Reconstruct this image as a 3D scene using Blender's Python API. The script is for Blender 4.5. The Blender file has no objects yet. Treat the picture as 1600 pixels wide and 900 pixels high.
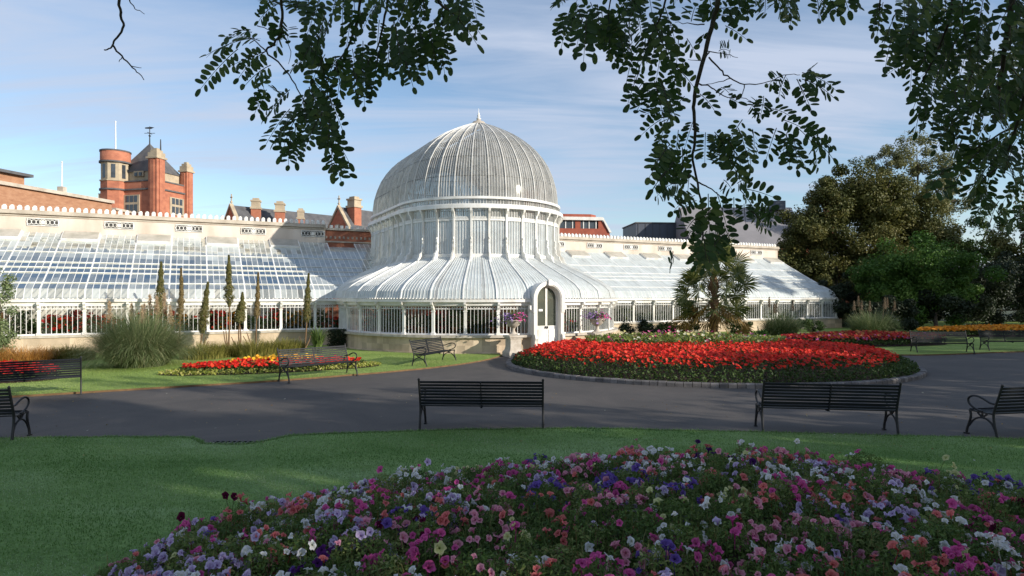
import bpy, math, random
import numpy as np
from mathutils import Vector

# ------------------------------------------------------------------ camera, sky, sun, exposure
SC = bpy.context.scene
COL = SC.collection
H = 2.4                                     # eye height
cam_d = bpy.data.cameras.new("camera")
cam = bpy.data.objects.new("camera", cam_d)
COL.objects.link(cam)
cam.location = (0, 0, H)
cam.rotation_euler = (math.radians(90), 0, 0)
cam_d.sensor_width = 36
cam_d.lens = 22.5
cam_d.shift_y = 13 / 1600
cam_d.clip_end = 2000
SC.camera = cam

SUN_AZ, SUN_EL = 117.0, 18.5                # compass-like: 0 = +Y, 90 = +X
world = bpy.data.worlds.new("World")
SC.world = world
world.use_nodes = True
wn, wl = world.node_tree.nodes, world.node_tree.links
wn.clear()
w_out = wn.new('ShaderNodeOutputWorld')
w_bg = wn.new('ShaderNodeBackground')
w_bg.inputs['Strength'].default_value = 0.145
sky = wn.new('ShaderNodeTexSky')
sky.sky_type = 'NISHITA'
sky.sun_disc = False
sky.sun_elevation = math.radians(SUN_EL)
sky.sun_rotation = math.radians(SUN_AZ)
sky.air_density = 1.0
sky.dust_density = 0.5
sky.ozone_density = 2.2
# thin cirrus: noise on the sky direction projected on a high flat layer
tc = wn.new('ShaderNodeTexCoord')
sep = wn.new('ShaderNodeSeparateXYZ'); wl.new(tc.outputs['Generated'], sep.inputs[0])
zz = wn.new('ShaderNodeMath'); zz.operation = 'ADD'; zz.inputs[1].default_value = 0.16; wl.new(sep.outputs['Z'], zz.inputs[0])
zm = wn.new('ShaderNodeMath'); zm.operation = 'MAXIMUM'; zm.inputs[1].default_value = 0.05; wl.new(zz.outputs[0], zm.inputs[0])
dx = wn.new('ShaderNodeMath'); dx.operation = 'DIVIDE'; wl.new(sep.outputs['X'], dx.inputs[0]); wl.new(zm.outputs[0], dx.inputs[1])
dy = wn.new('ShaderNodeMath'); dy.operation = 'DIVIDE'; wl.new(sep.outputs['Y'], dy.inputs[0]); wl.new(zm.outputs[0], dy.inputs[1])
cmb = wn.new('ShaderNodeCombineXYZ'); wl.new(dx.outputs[0], cmb.inputs[0]); wl.new(dy.outputs[0], cmb.inputs[1])
mp = wn.new('ShaderNodeMapping'); wl.new(cmb.outputs[0], mp.inputs['Vector'])
mp.inputs['Rotation'].default_value = (0, 0, math.radians(-32)); mp.inputs['Scale'].default_value = (0.42, 2.1, 1)
n1 = wn.new('ShaderNodeTexNoise'); wl.new(mp.outputs[0], n1.inputs['Vector'])
n1.inputs['Scale'].default_value = 1.5; n1.inputs['Detail'].default_value = 9; n1.inputs['Roughness'].default_value = 0.6; n1.inputs['Distortion'].default_value = 0.8
n2 = wn.new('ShaderNodeTexNoise'); wl.new(cmb.outputs[0], n2.inputs['Vector'])
n2.inputs['Scale'].default_value = 0.55; n2.inputs['Detail'].default_value = 3
mu = wn.new('ShaderNodeMath'); mu.operation = 'ADD'; wl.new(n1.outputs['Fac'], mu.inputs[0]); wl.new(n2.outputs['Fac'], mu.inputs[1])
rp = wn.new('ShaderNodeMapRange'); wl.new(mu.outputs[0], rp.inputs['Value'])
rp.inputs['From Min'].default_value = 0.86; rp.inputs['From Max'].default_value = 1.18; rp.inputs['To Min'].default_value = 0.06; rp.inputs['To Max'].default_value = 0.95
mix = wn.new('ShaderNodeMix'); mix.data_type = 'RGBA'
wl.new(rp.outputs[0], mix.inputs['Factor']); wl.new(sky.outputs[0], mix.inputs['A'])
CLOUD = mix.inputs['B']; CLOUD.default_value = (3.15, 3.6, 4.5, 1)
wl.new(mix.outputs['Result'], w_bg.inputs['Color'])
wl.new(w_bg.outputs[0], w_out.inputs['Surface'])

sd = Vector((math.sin(math.radians(SUN_AZ)) * math.cos(math.radians(SUN_EL)),
             math.cos(math.radians(SUN_AZ)) * math.cos(math.radians(SUN_EL)), math.sin(math.radians(SUN_EL))))
sun_d = bpy.data.lights.new("sun", 'SUN')
sun_d.energy = 4.8
sun_d.angle = math.radians(0.5)
sun_d.color = (1.0, 0.93, 0.82)
sun = bpy.data.objects.new("sun", sun_d)
COL.objects.link(sun)
sun.rotation_euler = sd.to_track_quat('Z', 'Y').to_euler()
sun.location = (60, -30, 40)

SC.view_settings.view_transform = 'Standard'
SC.view_settings.look = 'None'
SC.view_settings.exposure = 0.34
SC.view_settings.gamma = 1.0
SC.render.engine = 'CYCLES'
SC.cycles.max_bounces = 8
SC.cycles.transparent_max_bounces = 24

# ------------------------------------------------------------------ helpers
R = np.random.default_rng(7)
PI = math.pi
def px(x, y, Y):
    """photo pixel (1600 wide) at distance Y -> world point (used to lay out the site plan)"""
    return np.array(((x - 800) / 1000 * Y, Y, H - (y - 463) / 1000 * Y))

class MB:
    """collects faces and builds ONE mesh object"""
    def __init__(s): s.V = []; s.n = 0; s.F = []
    def add(s, v, f, mat=0, rnd=None, smooth=False):
        v = np.asarray(v, float).reshape(-1, 3)
        if isinstance(f, list) and len({len(q) for q in f}) > 1:
            s.V.append(v)
            for k in sorted({len(q) for q in f}): s.F.append((np.array([q for q in f if len(q) == k]) + s.n, mat, rnd, smooth))
            s.n += len(v); return
        f = np.asarray(f, int)
        if f.ndim == 1: f = f[None]
        s.V.append(v); s.F.append((f + s.n, mat, rnd, smooth)); s.n += len(v)
    def quad(s, a, b, c, d, mat=0, rnd=None): s.add([a, b, c, d], [[0, 1, 2, 3]], mat, rnd)
    def box(s, c, size, rz=0, mat=0, rnd=None):
        sx, sy, sz = np.array(size) / 2
        v = np.array([(x, y, z) for z in (-sz, sz) for y in (-sy, sy) for x in (-sx, sx)])
        if rz:
            cz, sn = math.cos(rz), math.sin(rz)
            v = np.c_[v[:, 0] * cz - v[:, 1] * sn, v[:, 0] * sn + v[:, 1] * cz, v[:, 2]]
        s.add(v + np.array(c), [[0, 2, 3, 1], [4, 5, 7, 6], [0, 1, 5, 4], [2, 6, 7, 3], [0, 4, 6, 2], [1, 3, 7, 5]], mat, rnd)
    def beam(s, p, q, w, h, up=(0, 0, 1), mat=0, rnd=None):
        p = np.array(p, float); q = np.array(q, float)
        d = q - p; d /= np.linalg.norm(d) + 1e-9
        sd_ = np.cross(d, up)
        if np.linalg.norm(sd_) < 1e-5: sd_ = np.cross(d, (1, 0, 0))
        sd_ /= np.linalg.norm(sd_); nn = np.cross(sd_, d)
        s.sweep([p, q], [sd_, sd_], [nn, nn], w, h, mat, rnd)
    def sweep(s, pts, sides, norms, w, h, mat=0, rnd=None):
        pts = np.asarray(pts, float); sides = np.asarray(sides, float); norms = np.asarray(norms, float); k = len(pts)
        w = np.broadcast_to(np.asarray(w, float), (k,))[:, None]; h = np.broadcast_to(np.asarray(h, float), (k,))[:, None]
        ring = np.stack([pts - sides * w / 2 - norms * h / 2, pts + sides * w / 2 - norms * h / 2,
                         pts + sides * w / 2 + norms * h / 2, pts - sides * w / 2 + norms * h / 2], 1)
        f = []
        for i in range(k - 1):
            for j in range(4):
                a = i * 4 + j; b = i * 4 + (j + 1) % 4
                f.append([a, b, b + 4, a + 4])
        f.append([3, 2, 1, 0]); e = (k - 1) * 4; f.append([e, e + 1, e + 2, e + 3])
        s.add(ring.reshape(-1, 3), f, mat, rnd)
    def tube(s, pts, rad, n=6, mat=0, smooth=True, rnd=None, cap=True):
        pts = np.asarray(pts, float); k = len(pts)
        rad = np.broadcast_to(np.asarray(rad, float), (k,))
        t = np.gradient(pts, axis=0); t /= np.linalg.norm(t, axis=1)[:, None] + 1e-9
        ref = np.array((0, 0, 1.0)) if abs(t[0][2]) < .9 else np.array((1.0, 0, 0))
        a = np.cross(t[0], ref); a /= np.linalg.norm(a)
        ang = np.arange(n) * 2 * PI / n
        V = []
        for i in range(k):
            a = a - t[i] * np.dot(a, t[i]); a /= np.linalg.norm(a) + 1e-9
            b = np.cross(t[i], a)
            V.append(pts[i] + rad[i] * (np.cos(ang)[:, None] * a + np.sin(ang)[:, None] * b))
        V = np.concatenate(V)
        i = np.arange(k - 1)[:, None] * n; j = np.arange(n)[None]; j2 = (j + 1) % n
        f = np.stack([i + j, i + j2, i + n + j2, i + n + j], -1).reshape(-1, 4)
        s.add(V, f, mat, rnd, smooth)
        if cap:
            s.add(V[:n], [list(range(n))[::-1]], mat, rnd); s.add(V[-n:], [list(range(n))], mat, rnd)
    def lathe(s, prof, c=(0, 0, 0), n=16, mat=0, smooth=True, rnd=None):
        c = np.array(c, float); ang = np.arange(n) * 2 * PI / n
        V = np.concatenate([np.c_[r * np.cos(ang), r * np.sin(ang), np.full(n, z)] for r, z in prof]) + c
        k = len(prof); i = np.arange(k - 1)[:, None] * n; j = np.arange(n)[None]; j2 = (j + 1) % n
        s.add(V, np.stack([i + j, i + j2, i + n + j2, i + n + j], -1).reshape(-1, 4), mat, rnd, smooth)
        s.add(V[:n], [list(range(n))[::-1]], mat, rnd); s.add(V[-n:], [list(range(n))], mat, rnd)
    def prism(s, poly, z0, z1, mat=0, side=None):
        p = np.asarray(poly, float); n = len(p)
        lo = np.c_[p, np.full(n, z0)]; hi = np.c_[p, np.full(n, z1)]
        s.add(hi, [list(range(n))], mat); s.add(lo, [list(range(n))[::-1]], mat)
        V = np.concatenate([lo, hi])
        s.add(V, [[i, (i + 1) % n, n + (i + 1) % n, n + i] for i in range(n)], mat if side is None else side)
    def extrude(s, pts3, vec, mat=0):
        """a flat outline in space given thickness along vec"""
        a = np.asarray(pts3, float); n = len(a); b = a + np.array(vec)
        s.add(a, [list(range(n))[::-1]], mat); s.add(b, [list(range(n))], mat)
        s.add(np.concatenate([a, b]), [[i, (i + 1) % n, n + (i + 1) % n, n + i] for i in range(n)], mat)
    def grid(s, P, mat=0, smooth=True, rnd=None):
        P = np.asarray(P, float); a, b = P.shape[:2]
        i = np.arange(a - 1)[:, None] * b; j = np.arange(b - 1)[None]
        s.add(P.reshape(-1, 3), np.stack([i + j, i + j + 1, i + b + j + 1, i + b + j], -1).reshape(-1, 4), mat, rnd, smooth)
    def build(s, name, mats, parent=None, loc=None):
        if not isinstance(mats, (list, tuple)): mats = [mats]
        V = np.concatenate(s.V) if s.V else np.zeros((0, 3))
        lv, ls, lt, mi, sm, rn = [], [], [], [], [], []
        off = 0
        for f, m, r, smo in s.F:
            n, k = f.shape
            lv.append(f.ravel()); ls.append(off + np.arange(n) * k); lt.append(np.full(n, k)); off += n * k
            mi.append(np.broadcast_to(np.asarray(m, int), (n,))); sm.append(np.full(n, smo))
            rn.append(np.full(n, 0.5) if r is None else np.broadcast_to(np.asarray(r, float), (n,)))
        lv, ls, lt, mi, sm, rn = map(np.concatenate, (lv, ls, lt, mi, sm, rn))
        me = bpy.data.meshes.new(name)
        me.vertices.add(len(V)); me.vertices.foreach_set("co", V.ravel().astype(np.float32))
        me.loops.add(len(lv)); me.loops.foreach_set("vertex_index", lv.astype(np.int32))
        me.polygons.add(len(ls)); me.polygons.foreach_set("loop_start", ls.astype(np.int32))
        me.polygons.foreach_set("loop_total", lt.astype(np.int32))
        me.polygons.foreach_set("material_index", mi.astype(np.int32))
        me.polygons.foreach_set("use_smooth", sm)
        at = me.attributes.new("rnd", 'FLOAT', 'FACE'); at.data.foreach_set("value", rn.astype(np.float32))
        me.update(calc_edges=True); me.validate()
        for m in mats: me.materials.append(m)
        o = bpy.data.objects.new(name, me); COL.objects.link(o)
        if parent is not None: o.parent = parent
        if loc is not None: o.location = loc
        return o

def thing(name, label, cat, loc=(0, 0, 0), rz=0, group=None):
    o = bpy.data.objects.new(name, None); COL.objects.link(o)
    o.empty_display_size = 0.3
    o.location = loc; o.rotation_euler = (0, 0, rz); o["label"] = label; o["category"] = cat
    if group: o["group"] = group
    return o
def tag(o, label, cat, group=None):
    o["label"] = label; o["category"] = cat
    if group: o["group"] = group
    return o
def struct(name, mb, mats):
    o = mb.build(name, mats); o["kind"] = "structure"; return o
def dup(root, loc, rz, label):
    r = root.copy(); COL.objects.link(r); r.location = loc; r.rotation_euler = (0, 0, rz); r["label"] = label
    for ch in list(root.children):
        c = ch.copy(); COL.objects.link(c); c.parent = r
        for g in list(ch.children):
            d = g.copy(); COL.objects.link(d); d.parent = c
    return r

# ------------------------------------------------------------------ materials
def nodemat(name):
    m = bpy.data.materials.new(name); m.use_nodes = True
    nt = m.node_tree; nt.nodes.clear()
    out = nt.nodes.new('ShaderNodeOutputMaterial')
    return m, nt, out
def ramp(nt, fac, stops):
    r = nt.nodes.new('ShaderNodeValToRGB'); nt.links.new(fac, r.inputs[0])
    el = r.color_ramp.elements
    while len(el) < len(stops): el.new(0.5)
    for e, (p, c) in zip(el, stops): e.position = p; e.color = (*c, 1)
    return r.outputs[0]
def noise(nt, scale, detail=4, rough=0.6, coord='Object', stretch=None, dist=0):
    t = nt.nodes.new('ShaderNodeTexCoord'); v = t.outputs[coord]
    if stretch:
        mpn = nt.nodes.new('ShaderNodeMapping'); mpn.inputs['Scale'].default_value = stretch; nt.links.new(v, mpn.inputs[0]); v = mpn.outputs[0]
    n = nt.nodes.new('ShaderNodeTexNoise'); nt.links.new(v, n.inputs['Vector'])
    n.inputs['Scale'].default_value = scale; n.inputs['Detail'].default_value = detail; n.inputs['Roughness'].default_value = rough; n.inputs['Distortion'].default_value = dist
    return n.outputs['Fac']
def mixc(nt, fac, a, b, mode='MIX'):
    m = nt.nodes.new('ShaderNodeMix'); m.data_type = 'RGBA'; m.blend_type = mode
    for sock, val in ((m.inputs['Factor'], fac), (m.inputs['A'], a), (m.inputs['B'], b)):
        if hasattr(val, 'is_output') or isinstance(val, bpy.types.NodeSocket): nt.links.new(val, sock)
        elif isinstance(val, (tuple, list)): sock.default_value = (*val, 1)
        else: sock.default_value = val
    return m.outputs['Result']
def attr(nt, name='rnd'):
    a = nt.nodes.new('ShaderNodeAttribute'); a.attribute_name = name; return a.outputs['Fac']
def bump(nt, h, strength=0.3, dist=0.02):
    b = nt.nodes.new('ShaderNodeBump'); b.inputs['Strength'].default_value = strength; b.inputs['Distance'].default_value = dist
    nt.links.new(h, b.inputs['Height']); return b.outputs[0]
def surf(name, c1, c2=None, scale=2.0, rough=0.7, c3=None, stretch=None, bumps=0.0, bscale=None, byface=0.0, spec=0.4, metal=0.0, detail=6):
    """general weathered surface: noise between colours, optional per-face variation, optional bump"""
    m, nt, out = nodemat(name)
    p = nt.nodes.new('ShaderNodeBsdfPrincipled'); nt.links.new(p.outputs[0], out.inputs[0])
    c2 = c2 or tuple(x * 0.8 for x in c1)
    st = [(0.3, c2), (0.62, c1)] if c3 is None else [(0.25, c2), (0.5, c1), (0.72, c3)]
    col = ramp(nt, noise(nt, scale, detail, stretch=stretch), st)
    if byface:
        mr = nt.nodes.new('ShaderNodeMapRange'); nt.links.new(attr(nt), mr.inputs[0])
        mr.inputs['To Min'].default_value = 1 - byface; mr.inputs['To Max'].default_value = 1 + byface
        col = mixc(nt, 1.0, col, mr.outputs[0], 'MULTIPLY')
    nt.links.new(col, p.inputs['Base Color'])
    p.inputs['Roughness'].default_value = rough; p.inputs['Specular IOR Level'].default_value = spec; p.inputs['Metallic'].default_value = metal
    if bumps: nt.links.new(bump(nt, noise(nt, bscale or scale * 4, 5), bumps), p.inputs['Normal'])
    return m
def leafm(name, stops, trans=0.3, rough=0.55, scale=None):
    """leaf or petal: colour by the random value of each face, part of the light passes through"""
    m, nt, out = nodemat(name)
    col = ramp(nt, attr(nt), stops)
    p = nt.nodes.new('ShaderNodeBsdfPrincipled'); p.inputs['Roughness'].default_value = rough; p.inputs['Specular IOR Level'].default_value = 0.3
    t = nt.nodes.new('ShaderNodeBsdfTranslucent')
    ms = nt.nodes.new('ShaderNodeMixShader'); ms.inputs[0].default_value = trans
    nt.links.new(col, p.inputs['Base Color']); nt.links.new(col, t.inputs['Color'])
    nt.links.new(p.outputs[0], ms.inputs[1]); nt.links.new(t.outputs[0], ms.inputs[2]); nt.links.new(ms.outputs[0], out.inputs[0])
    return m
def paned(name, paint, tint=(0.86, 0.92, 0.93), gloss_rough=0.06, lo=0.0, hi=1.0, dirt=0.15):
    """glazing: clear glass mixed with whitewash by each pane's own value"""
    m, nt, out = nodemat(name); L = nt.links.new
    tr = nt.nodes.new('ShaderNodeBsdfTransparent'); tr.inputs[0].default_value = (*tint, 1)
    df = nt.nodes.new('ShaderNodeBsdfDiffuse'); tl = nt.nodes.new('ShaderNodeBsdfTranslucent')
    pc = ramp(nt, noise(nt, 1.3, 6, stretch=(1, 1, 0.35)), [(0.3, tuple(x * (1 - dirt) for x in paint)), (0.65, paint)])
    L(pc, df.inputs[0]); L(pc, tl.inputs[0])
    pm = nt.nodes.new('ShaderNodeMixShader'); pm.inputs[0].default_value = 0.3; L(df.outputs[0], pm.inputs[1]); L(tl.outputs[0], pm.inputs[2])
    mr = nt.nodes.new('ShaderNodeMapRange'); L(attr(nt), mr.inputs[0]); mr.inputs['To Min'].default_value = lo; mr.inputs['To Max'].default_value = hi
    mn = nt.nodes.new('ShaderNodeMath'); mn.operation = 'MULTIPLY_ADD'; L(noise(nt, 2.2, 5), mn.inputs[0]); mn.inputs[1].default_value = 0.3; L(mr.outputs[0], mn.inputs[2])
    sb = nt.nodes.new('ShaderNodeMath'); sb.operation = 'SUBTRACT'; sb.use_clamp = True; L(mn.outputs[0], sb.inputs[0]); sb.inputs[1].default_value = 0.15
    b = nt.nodes.new('ShaderNodeMixShader'); L(sb.outputs[0], b.inputs[0]); L(tr.outputs[0], b.inputs[1]); L(pm.outputs[0], b.inputs[2])
    gl = nt.nodes.new('ShaderNodeBsdfGlossy'); gl.inputs['Roughness'].default_value = gloss_rough; gl.inputs[0].default_value = (.88, .90, .82, 1)
    L(bump(nt, noise(nt, 0.9, 2), 0.06, 0.2), gl.inputs['Normal'])
    fr = nt.nodes.new('ShaderNodeFresnel'); fr.inputs[0].default_value = 1.5
    g = nt.nodes.new('ShaderNodeMixShader'); gm = nt.nodes.new('ShaderNodeMath'); gm.operation = 'MULTIPLY_ADD'; L(sb.outputs[0], gm.inputs[0]); gm.inputs[1].default_value = -.8; gm.inputs[2].default_value = 1.0
    gm2 = nt.nodes.new('ShaderNodeMath'); gm2.operation = 'MULTIPLY'; L(gm.outputs[0], gm2.inputs[0]); L(fr.outputs[0], gm2.inputs[1]); L(gm2.outputs[0], g.inputs[0]); L(b.outputs[0], g.inputs[1]); L(gl.outputs[0], g.inputs[2])
    L(g.outputs[0], out.inputs[0])
    return m

M = {}
M['white'] = surf('white_paint', (0.80, 0.79, 0.75), (0.60, 0.56, 0.49), 1.6, 0.5, stretch=(1, 1, .5), detail=10)
M['rib_grey'] = surf('weathered_bar_paint', (0.64, 0.63, 0.60), (0.44, 0.43, 0.40), 2, 0.5)
M['purlin'] = surf('grey_purlin', (0.17, 0.165, 0.155), (0.10, 0.10, 0.095), 3, 0.7)
M['rib'] = surf('white_rib_paint', (0.80, 0.80, 0.78), (0.62, 0.60, 0.55), 2.2, 0.5, detail=10)
M['rib_dome'] = surf('dome_rib_paint', (0.66, 0.65, 0.62), (0.48, 0.46, 0.42), 2.2, 0.55, detail=10)
M['cream'] = surf('cream_render', (0.68, 0.59, 0.51), (0.50, 0.41, 0.33), 0.9, 0.85, stretch=(1, 1, .3))
M['coping'] = surf('coping_stone', (0.52, 0.46, 0.38), (0.34, 0.29, 0.23), 1.5, 0.9)
M['stone'] = surf('base_stone', (0.60, 0.475, 0.34), (0.38, 0.295, 0.20), 1.1, 0.9, bumps=0.3, bscale=9, byface=0.18, stretch=(1, 1, .6))
M['urnstone'] = surf('urn_stone', (0.52, 0.47, 0.40), (0.36, 0.31, 0.25), 4, 0.9, bumps=0.2)
M['hatch'] = surf('roof_hatch_felt', (0.50, 0.46, 0.39), (0.33, 0.31, 0.25), 2.0, 0.9)
M['grille'] = surf('grille_dark', (0.06, 0.055, 0.05), (0.03, 0.03, 0.03), 4, 0.7)
M['glass_roof'] = paned('roof_glass', (0.73, 0.79, 0.785))
M['glass_dome'] = paned('dome_glass', (0.56, 0.55, 0.52), (0.78, 0.81, 0.80), 0.10, dirt=.35)
M['glass_drum'] = paned('drum_glass', (0.74, 0.80, 0.82))
M['glass_clear'] = paned('window_glass', (0.5, 0.5, 0.45), (0.88, 0.92, 0.90), 0.03, -.09, .05)
M['glass_door'] = paned('door_glass', (0.25, 0.27, 0.22), (0.35, 0.40, 0.34), 0.05, .2, .6)
M['floor_in'] = surf('indoor_floor', (0.12, 0.11, 0.10), rough=0.9)
M['brick'] = surf('orange_brick', (0.40, 0.15, 0.088), (0.27, 0.10, 0.065), 1.6, 0.9, c3=(0.47, 0.195, 0.115), stretch=(1, 1, 1.6), detail=9)
M['brick_brown'] = surf('brown_brick', (0.36, 0.19, 0.11), (0.27, 0.13, 0.075), 2.0, 0.9, c3=(0.42, 0.24, 0.15), stretch=(1, 1, 3))
M['brick_red'] = surf('red_brick', (0.36, 0.10, 0.06), (0.26, 0.07, 0.045), 1.5, 0.9)
M['sand'] = surf('dressed_sandstone', (0.46, 0.38, 0.27), (0.33, 0.27, 0.19), 1.5, 0.9)
M['slate'] = surf('roof_slate', (0.10, 0.10, 0.105), (0.06, 0.06, 0.062), 1.6, 0.8, c3=(0.14, 0.13, 0.12))
M['slate_pale'] = surf('pale_roof_slate', (0.27, 0.255, 0.26), (0.21, 0.20, 0.205), 0.5, 0.85)
M['tile'] = surf('red_roof_tile', (0.33, 0.085, 0.05), (0.24, 0.06, 0.035), 1.2, 0.8)
M['panel'] = surf('grey_cladding', (0.075, 0.085, 0.11), (0.06, 0.07, 0.095), 1.0, 0.5)
M['pane_dark'] = surf('dark_window', (0.06, 0.07, 0.085), (0.03, 0.035, 0.04), 2, 0.12, spec=0.6)
M['pole'] = surf('white_pole', (0.8, 0.8, 0.8), rough=0.5)
M['iron'] = surf('black_iron', (0.016, 0.017, 0.019), (0.010, 0.010, 0.011), 12, 0.5, bumps=0.1, bscale=40)
M['slat'] = surf('black_slat', (0.018, 0.020, 0.024), (0.010, 0.011, 0.013), 9, 0.55, stretch=(.2, 1, 1), byface=0.3, spec=.2)
M['asphalt'] = None
M['soil'] = surf('soil', (0.055, 0.035, 0.022), (0.03, 0.02, 0.012), 8, 0.95, bumps=0.6, bscale=20)
M['turf_edge'] = surf('turf_edge', (0.17, 0.10, 0.045), (0.09, 0.055, 0.028), 6, 0.95)
M['kerb'] = surf('kerb_brick', (0.17, 0.155, 0.15), (0.09, 0.085, 0.085), 5, 0.85, byface=0.3)
M['bark'] = surf('bark', (0.10, 0.075, 0.055), (0.05, 0.038, 0.03), 5, 0.95, stretch=(1, 1, .25), bumps=0.6)
M['twig'] = surf('twig_bark', (0.045, 0.035, 0.028), (0.025, 0.02, 0.017), 20, 0.9)
M['fibre'] = surf('palm_fibre', (0.20, 0.12, 0.06), (0.09, 0.055, 0.03), 8, 0.95, stretch=(1, 1, .3), bumps=0.8)
M['terracotta'] = surf('terracotta', (0.45, 0.14, 0.07), rough=0.8)
# ------------------------------------------------------------------ ground
def asphalt():
    m, nt, out = nodemat('asphalt'); L = nt.links.new
    p = nt.nodes.new('ShaderNodeBsdfPrincipled'); L(p.outputs[0], out.inputs[0])
    big = ramp(nt, noise(nt, 0.55, 8, 0.7, dist=1.0), [(0.28, (0.052, 0.046, 0.043)), (0.5, (0.076, 0.066, 0.059)), (0.72, (0.106, 0.090, 0.078))])
    fine = ramp(nt, noise(nt, 45, 3, 0.8), [(0.35, (0.7, 0.7, 0.7)), (0.62, (1.1, 1.1, 1.1)), (0.75, (1.6, 1.5, 1.4))])
    L(mixc(nt, 1.0, big, fine, 'MULTIPLY'), p.inputs['Base Color'])
    p.inputs['Roughness'].default_value = 0.82
    L(bump(nt, noise(nt, 60, 3), 0.35, 0.01), p.inputs['Normal'])
    return m
def turf(name, a, b, c):
    m, nt, out = nodemat(name); L = nt.links.new
    p = nt.nodes.new('ShaderNodeBsdfPrincipled'); L(p.outputs[0], out.inputs[0])
    big = ramp(nt, noise(nt, 0.5, 6, stretch=(.6, 1.6, 1)), [(0.3, a), (0.52, b), (0.72, c)])
    fine = ramp(nt, noise(nt, 30, 4, 0.8), [(0.3, (0.6, 0.6, 0.6)), (0.7, (1.25, 1.25, 1.25))])
    L(mixc(nt, 1.0, big, fine, 'MULTIPLY'), p.inputs['Base Color'])
    p.inputs['Roughness'].default_value = 0.9; p.inputs['Specular IOR Level'].default_value = 0.2
    L(bump(nt, noise(nt, 40, 4), 0.7, 0.03), p.inputs['Normal'])
    return m
M['asphalt'] = asphalt()
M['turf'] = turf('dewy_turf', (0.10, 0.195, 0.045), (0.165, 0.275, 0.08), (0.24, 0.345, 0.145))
M['turf2'] = turf('sunlit_turf', (0.19, 0.28, 0.065), (0.25, 0.34, 0.085), (0.31, 0.38, 0.12))  # lighter, yellower turf with the sun's brightness painted into it
M['rough'] = surf('rough_ground', (0.06, 0.075, 0.03), (0.035, 0.04, 0.02), 0.4, 0.95)

g = MB(); g.quad((-400, -300, -0.02), (400, -300, -0.02), (400, 700, -0.02), (-400, 700, -0.02)); struct('ground', g, M['rough'])
g = MB(); g.quad((-45, 7, 0), (60, 7, 0), (60, 62, 0), (-45, 62, 0)); struct('path', g, M['asphalt'])

def smooth_line(pts, n=6):
    """Catmull-Rom through the points"""
    p = np.asarray(pts, float); p = np.concatenate([[2 * p[0] - p[1]], p, [2 * p[-1] - p[-2]]])
    o = []
    for i in range(1, len(p) - 2):
        for t in np.linspace(0, 1, n, endpoint=False):
            a, b, c, d = p[i - 1:i + 3]
            o.append(0.5 * (2 * b + (c - a) * t + (2 * a - 5 * b + 4 * c - d) * t * t + (3 * b - a - 3 * c + d) * t ** 3))
    o.append(p[-2]); return np.array(o)
NEAR_EDGE = np.concatenate([smooth_line([(-26, 9.0), (-16, 10.2), (-8.6, 10.66), (-5.35, 10.72)]),
                            np.array([(-5.15, 10.50), (-4.95, 10.25), (-4.5, 10.17), (-4.15, 10.24), (-3.95, 10.55)]),
                            smooth_line([(-3.75, 10.86), (-1.6, 11.22), (1.14, 11.42), (4.2, 11.12), (8.5, 10.55), (14, 9.3), (22, 6.6), (30, 3)])])
def wob(p, a=0.018, f=3.0):
    k = np.arange(len(p)); return p + np.c_[np.zeros(len(p)), a * np.sin(k * f) + a * np.sin(k * 1.7 * f + 1)]
NEAR_EDGE = wob(NEAR_EDGE)
NEAR_POLY = np.concatenate([NEAR_EDGE, [(30, -25), (-26, -25)]])[::-1]
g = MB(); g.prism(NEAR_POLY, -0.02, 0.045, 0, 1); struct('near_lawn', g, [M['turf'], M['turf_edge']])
FAR_EDGE = smooth_line([(-34, 7.0), (-24, 10.6), (-17, 13.2), (-12.1, 15.05), (-9.2, 16.6), (-6.8, 17.9), (-5, 19.2), (-3.5, 20.45), (-2.2, 21.85), (-1.1, 23.6), (-0.4, 25.6)])
FAR_EDGE = wob(FAR_EDGE, 0.012)
LEFT_POLY = np.concatenate([FAR_EDGE, [(-0.9, 27.2), (-6, 29.4), (-8.4, 31.2), (-30, 20.4), (-36, 17)]])
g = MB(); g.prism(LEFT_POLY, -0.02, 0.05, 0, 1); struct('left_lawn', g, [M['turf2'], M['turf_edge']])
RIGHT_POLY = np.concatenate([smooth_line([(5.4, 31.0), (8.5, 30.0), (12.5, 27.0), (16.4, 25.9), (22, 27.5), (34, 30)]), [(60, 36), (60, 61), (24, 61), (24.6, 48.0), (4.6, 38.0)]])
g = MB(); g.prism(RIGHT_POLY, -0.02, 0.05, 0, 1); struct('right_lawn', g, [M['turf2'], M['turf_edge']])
# ------------------------------------------------------------------ the glasshouse
# local frame: x along the facade, y away from the camera; origin = centre of the rotunda's front apse
GH_LOC = (-1.73, 33.2, 0); GH_RZ = math.radians(26.565)
gh = thing('glasshouse', 'long white Victorian glasshouse with a central glazed dome and two curved glass wings', 'glasshouse', GH_LOC, GH_RZ)
_c, _s = math.cos(GH_RZ), math.sin(GH_RZ)
def GW(x, y, z=0): return np.array((GH_LOC[0] + x * _c - y * _s, GH_LOC[1] + x * _s + y * _c, z))   # local -> world
RB, RD, LB = 6.95, 4.14, 5.2
EAVE, SILL = 2.28, 0.80
YF, YB = 1.55, 6.95
BAY = math.radians(11.25)
TH = [(-7.5 + k) * BAY for k in range(16)]            # column angles, door between the middle two
def ap(r, th, z): return np.array((r * math.sin(th), -r * math.cos(th), z))
def radial(th): return np.array((math.sin(th), -math.cos(th), 0.0))
def tang(th): return np.array((math.cos(th), math.sin(th), 0.0))
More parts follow.
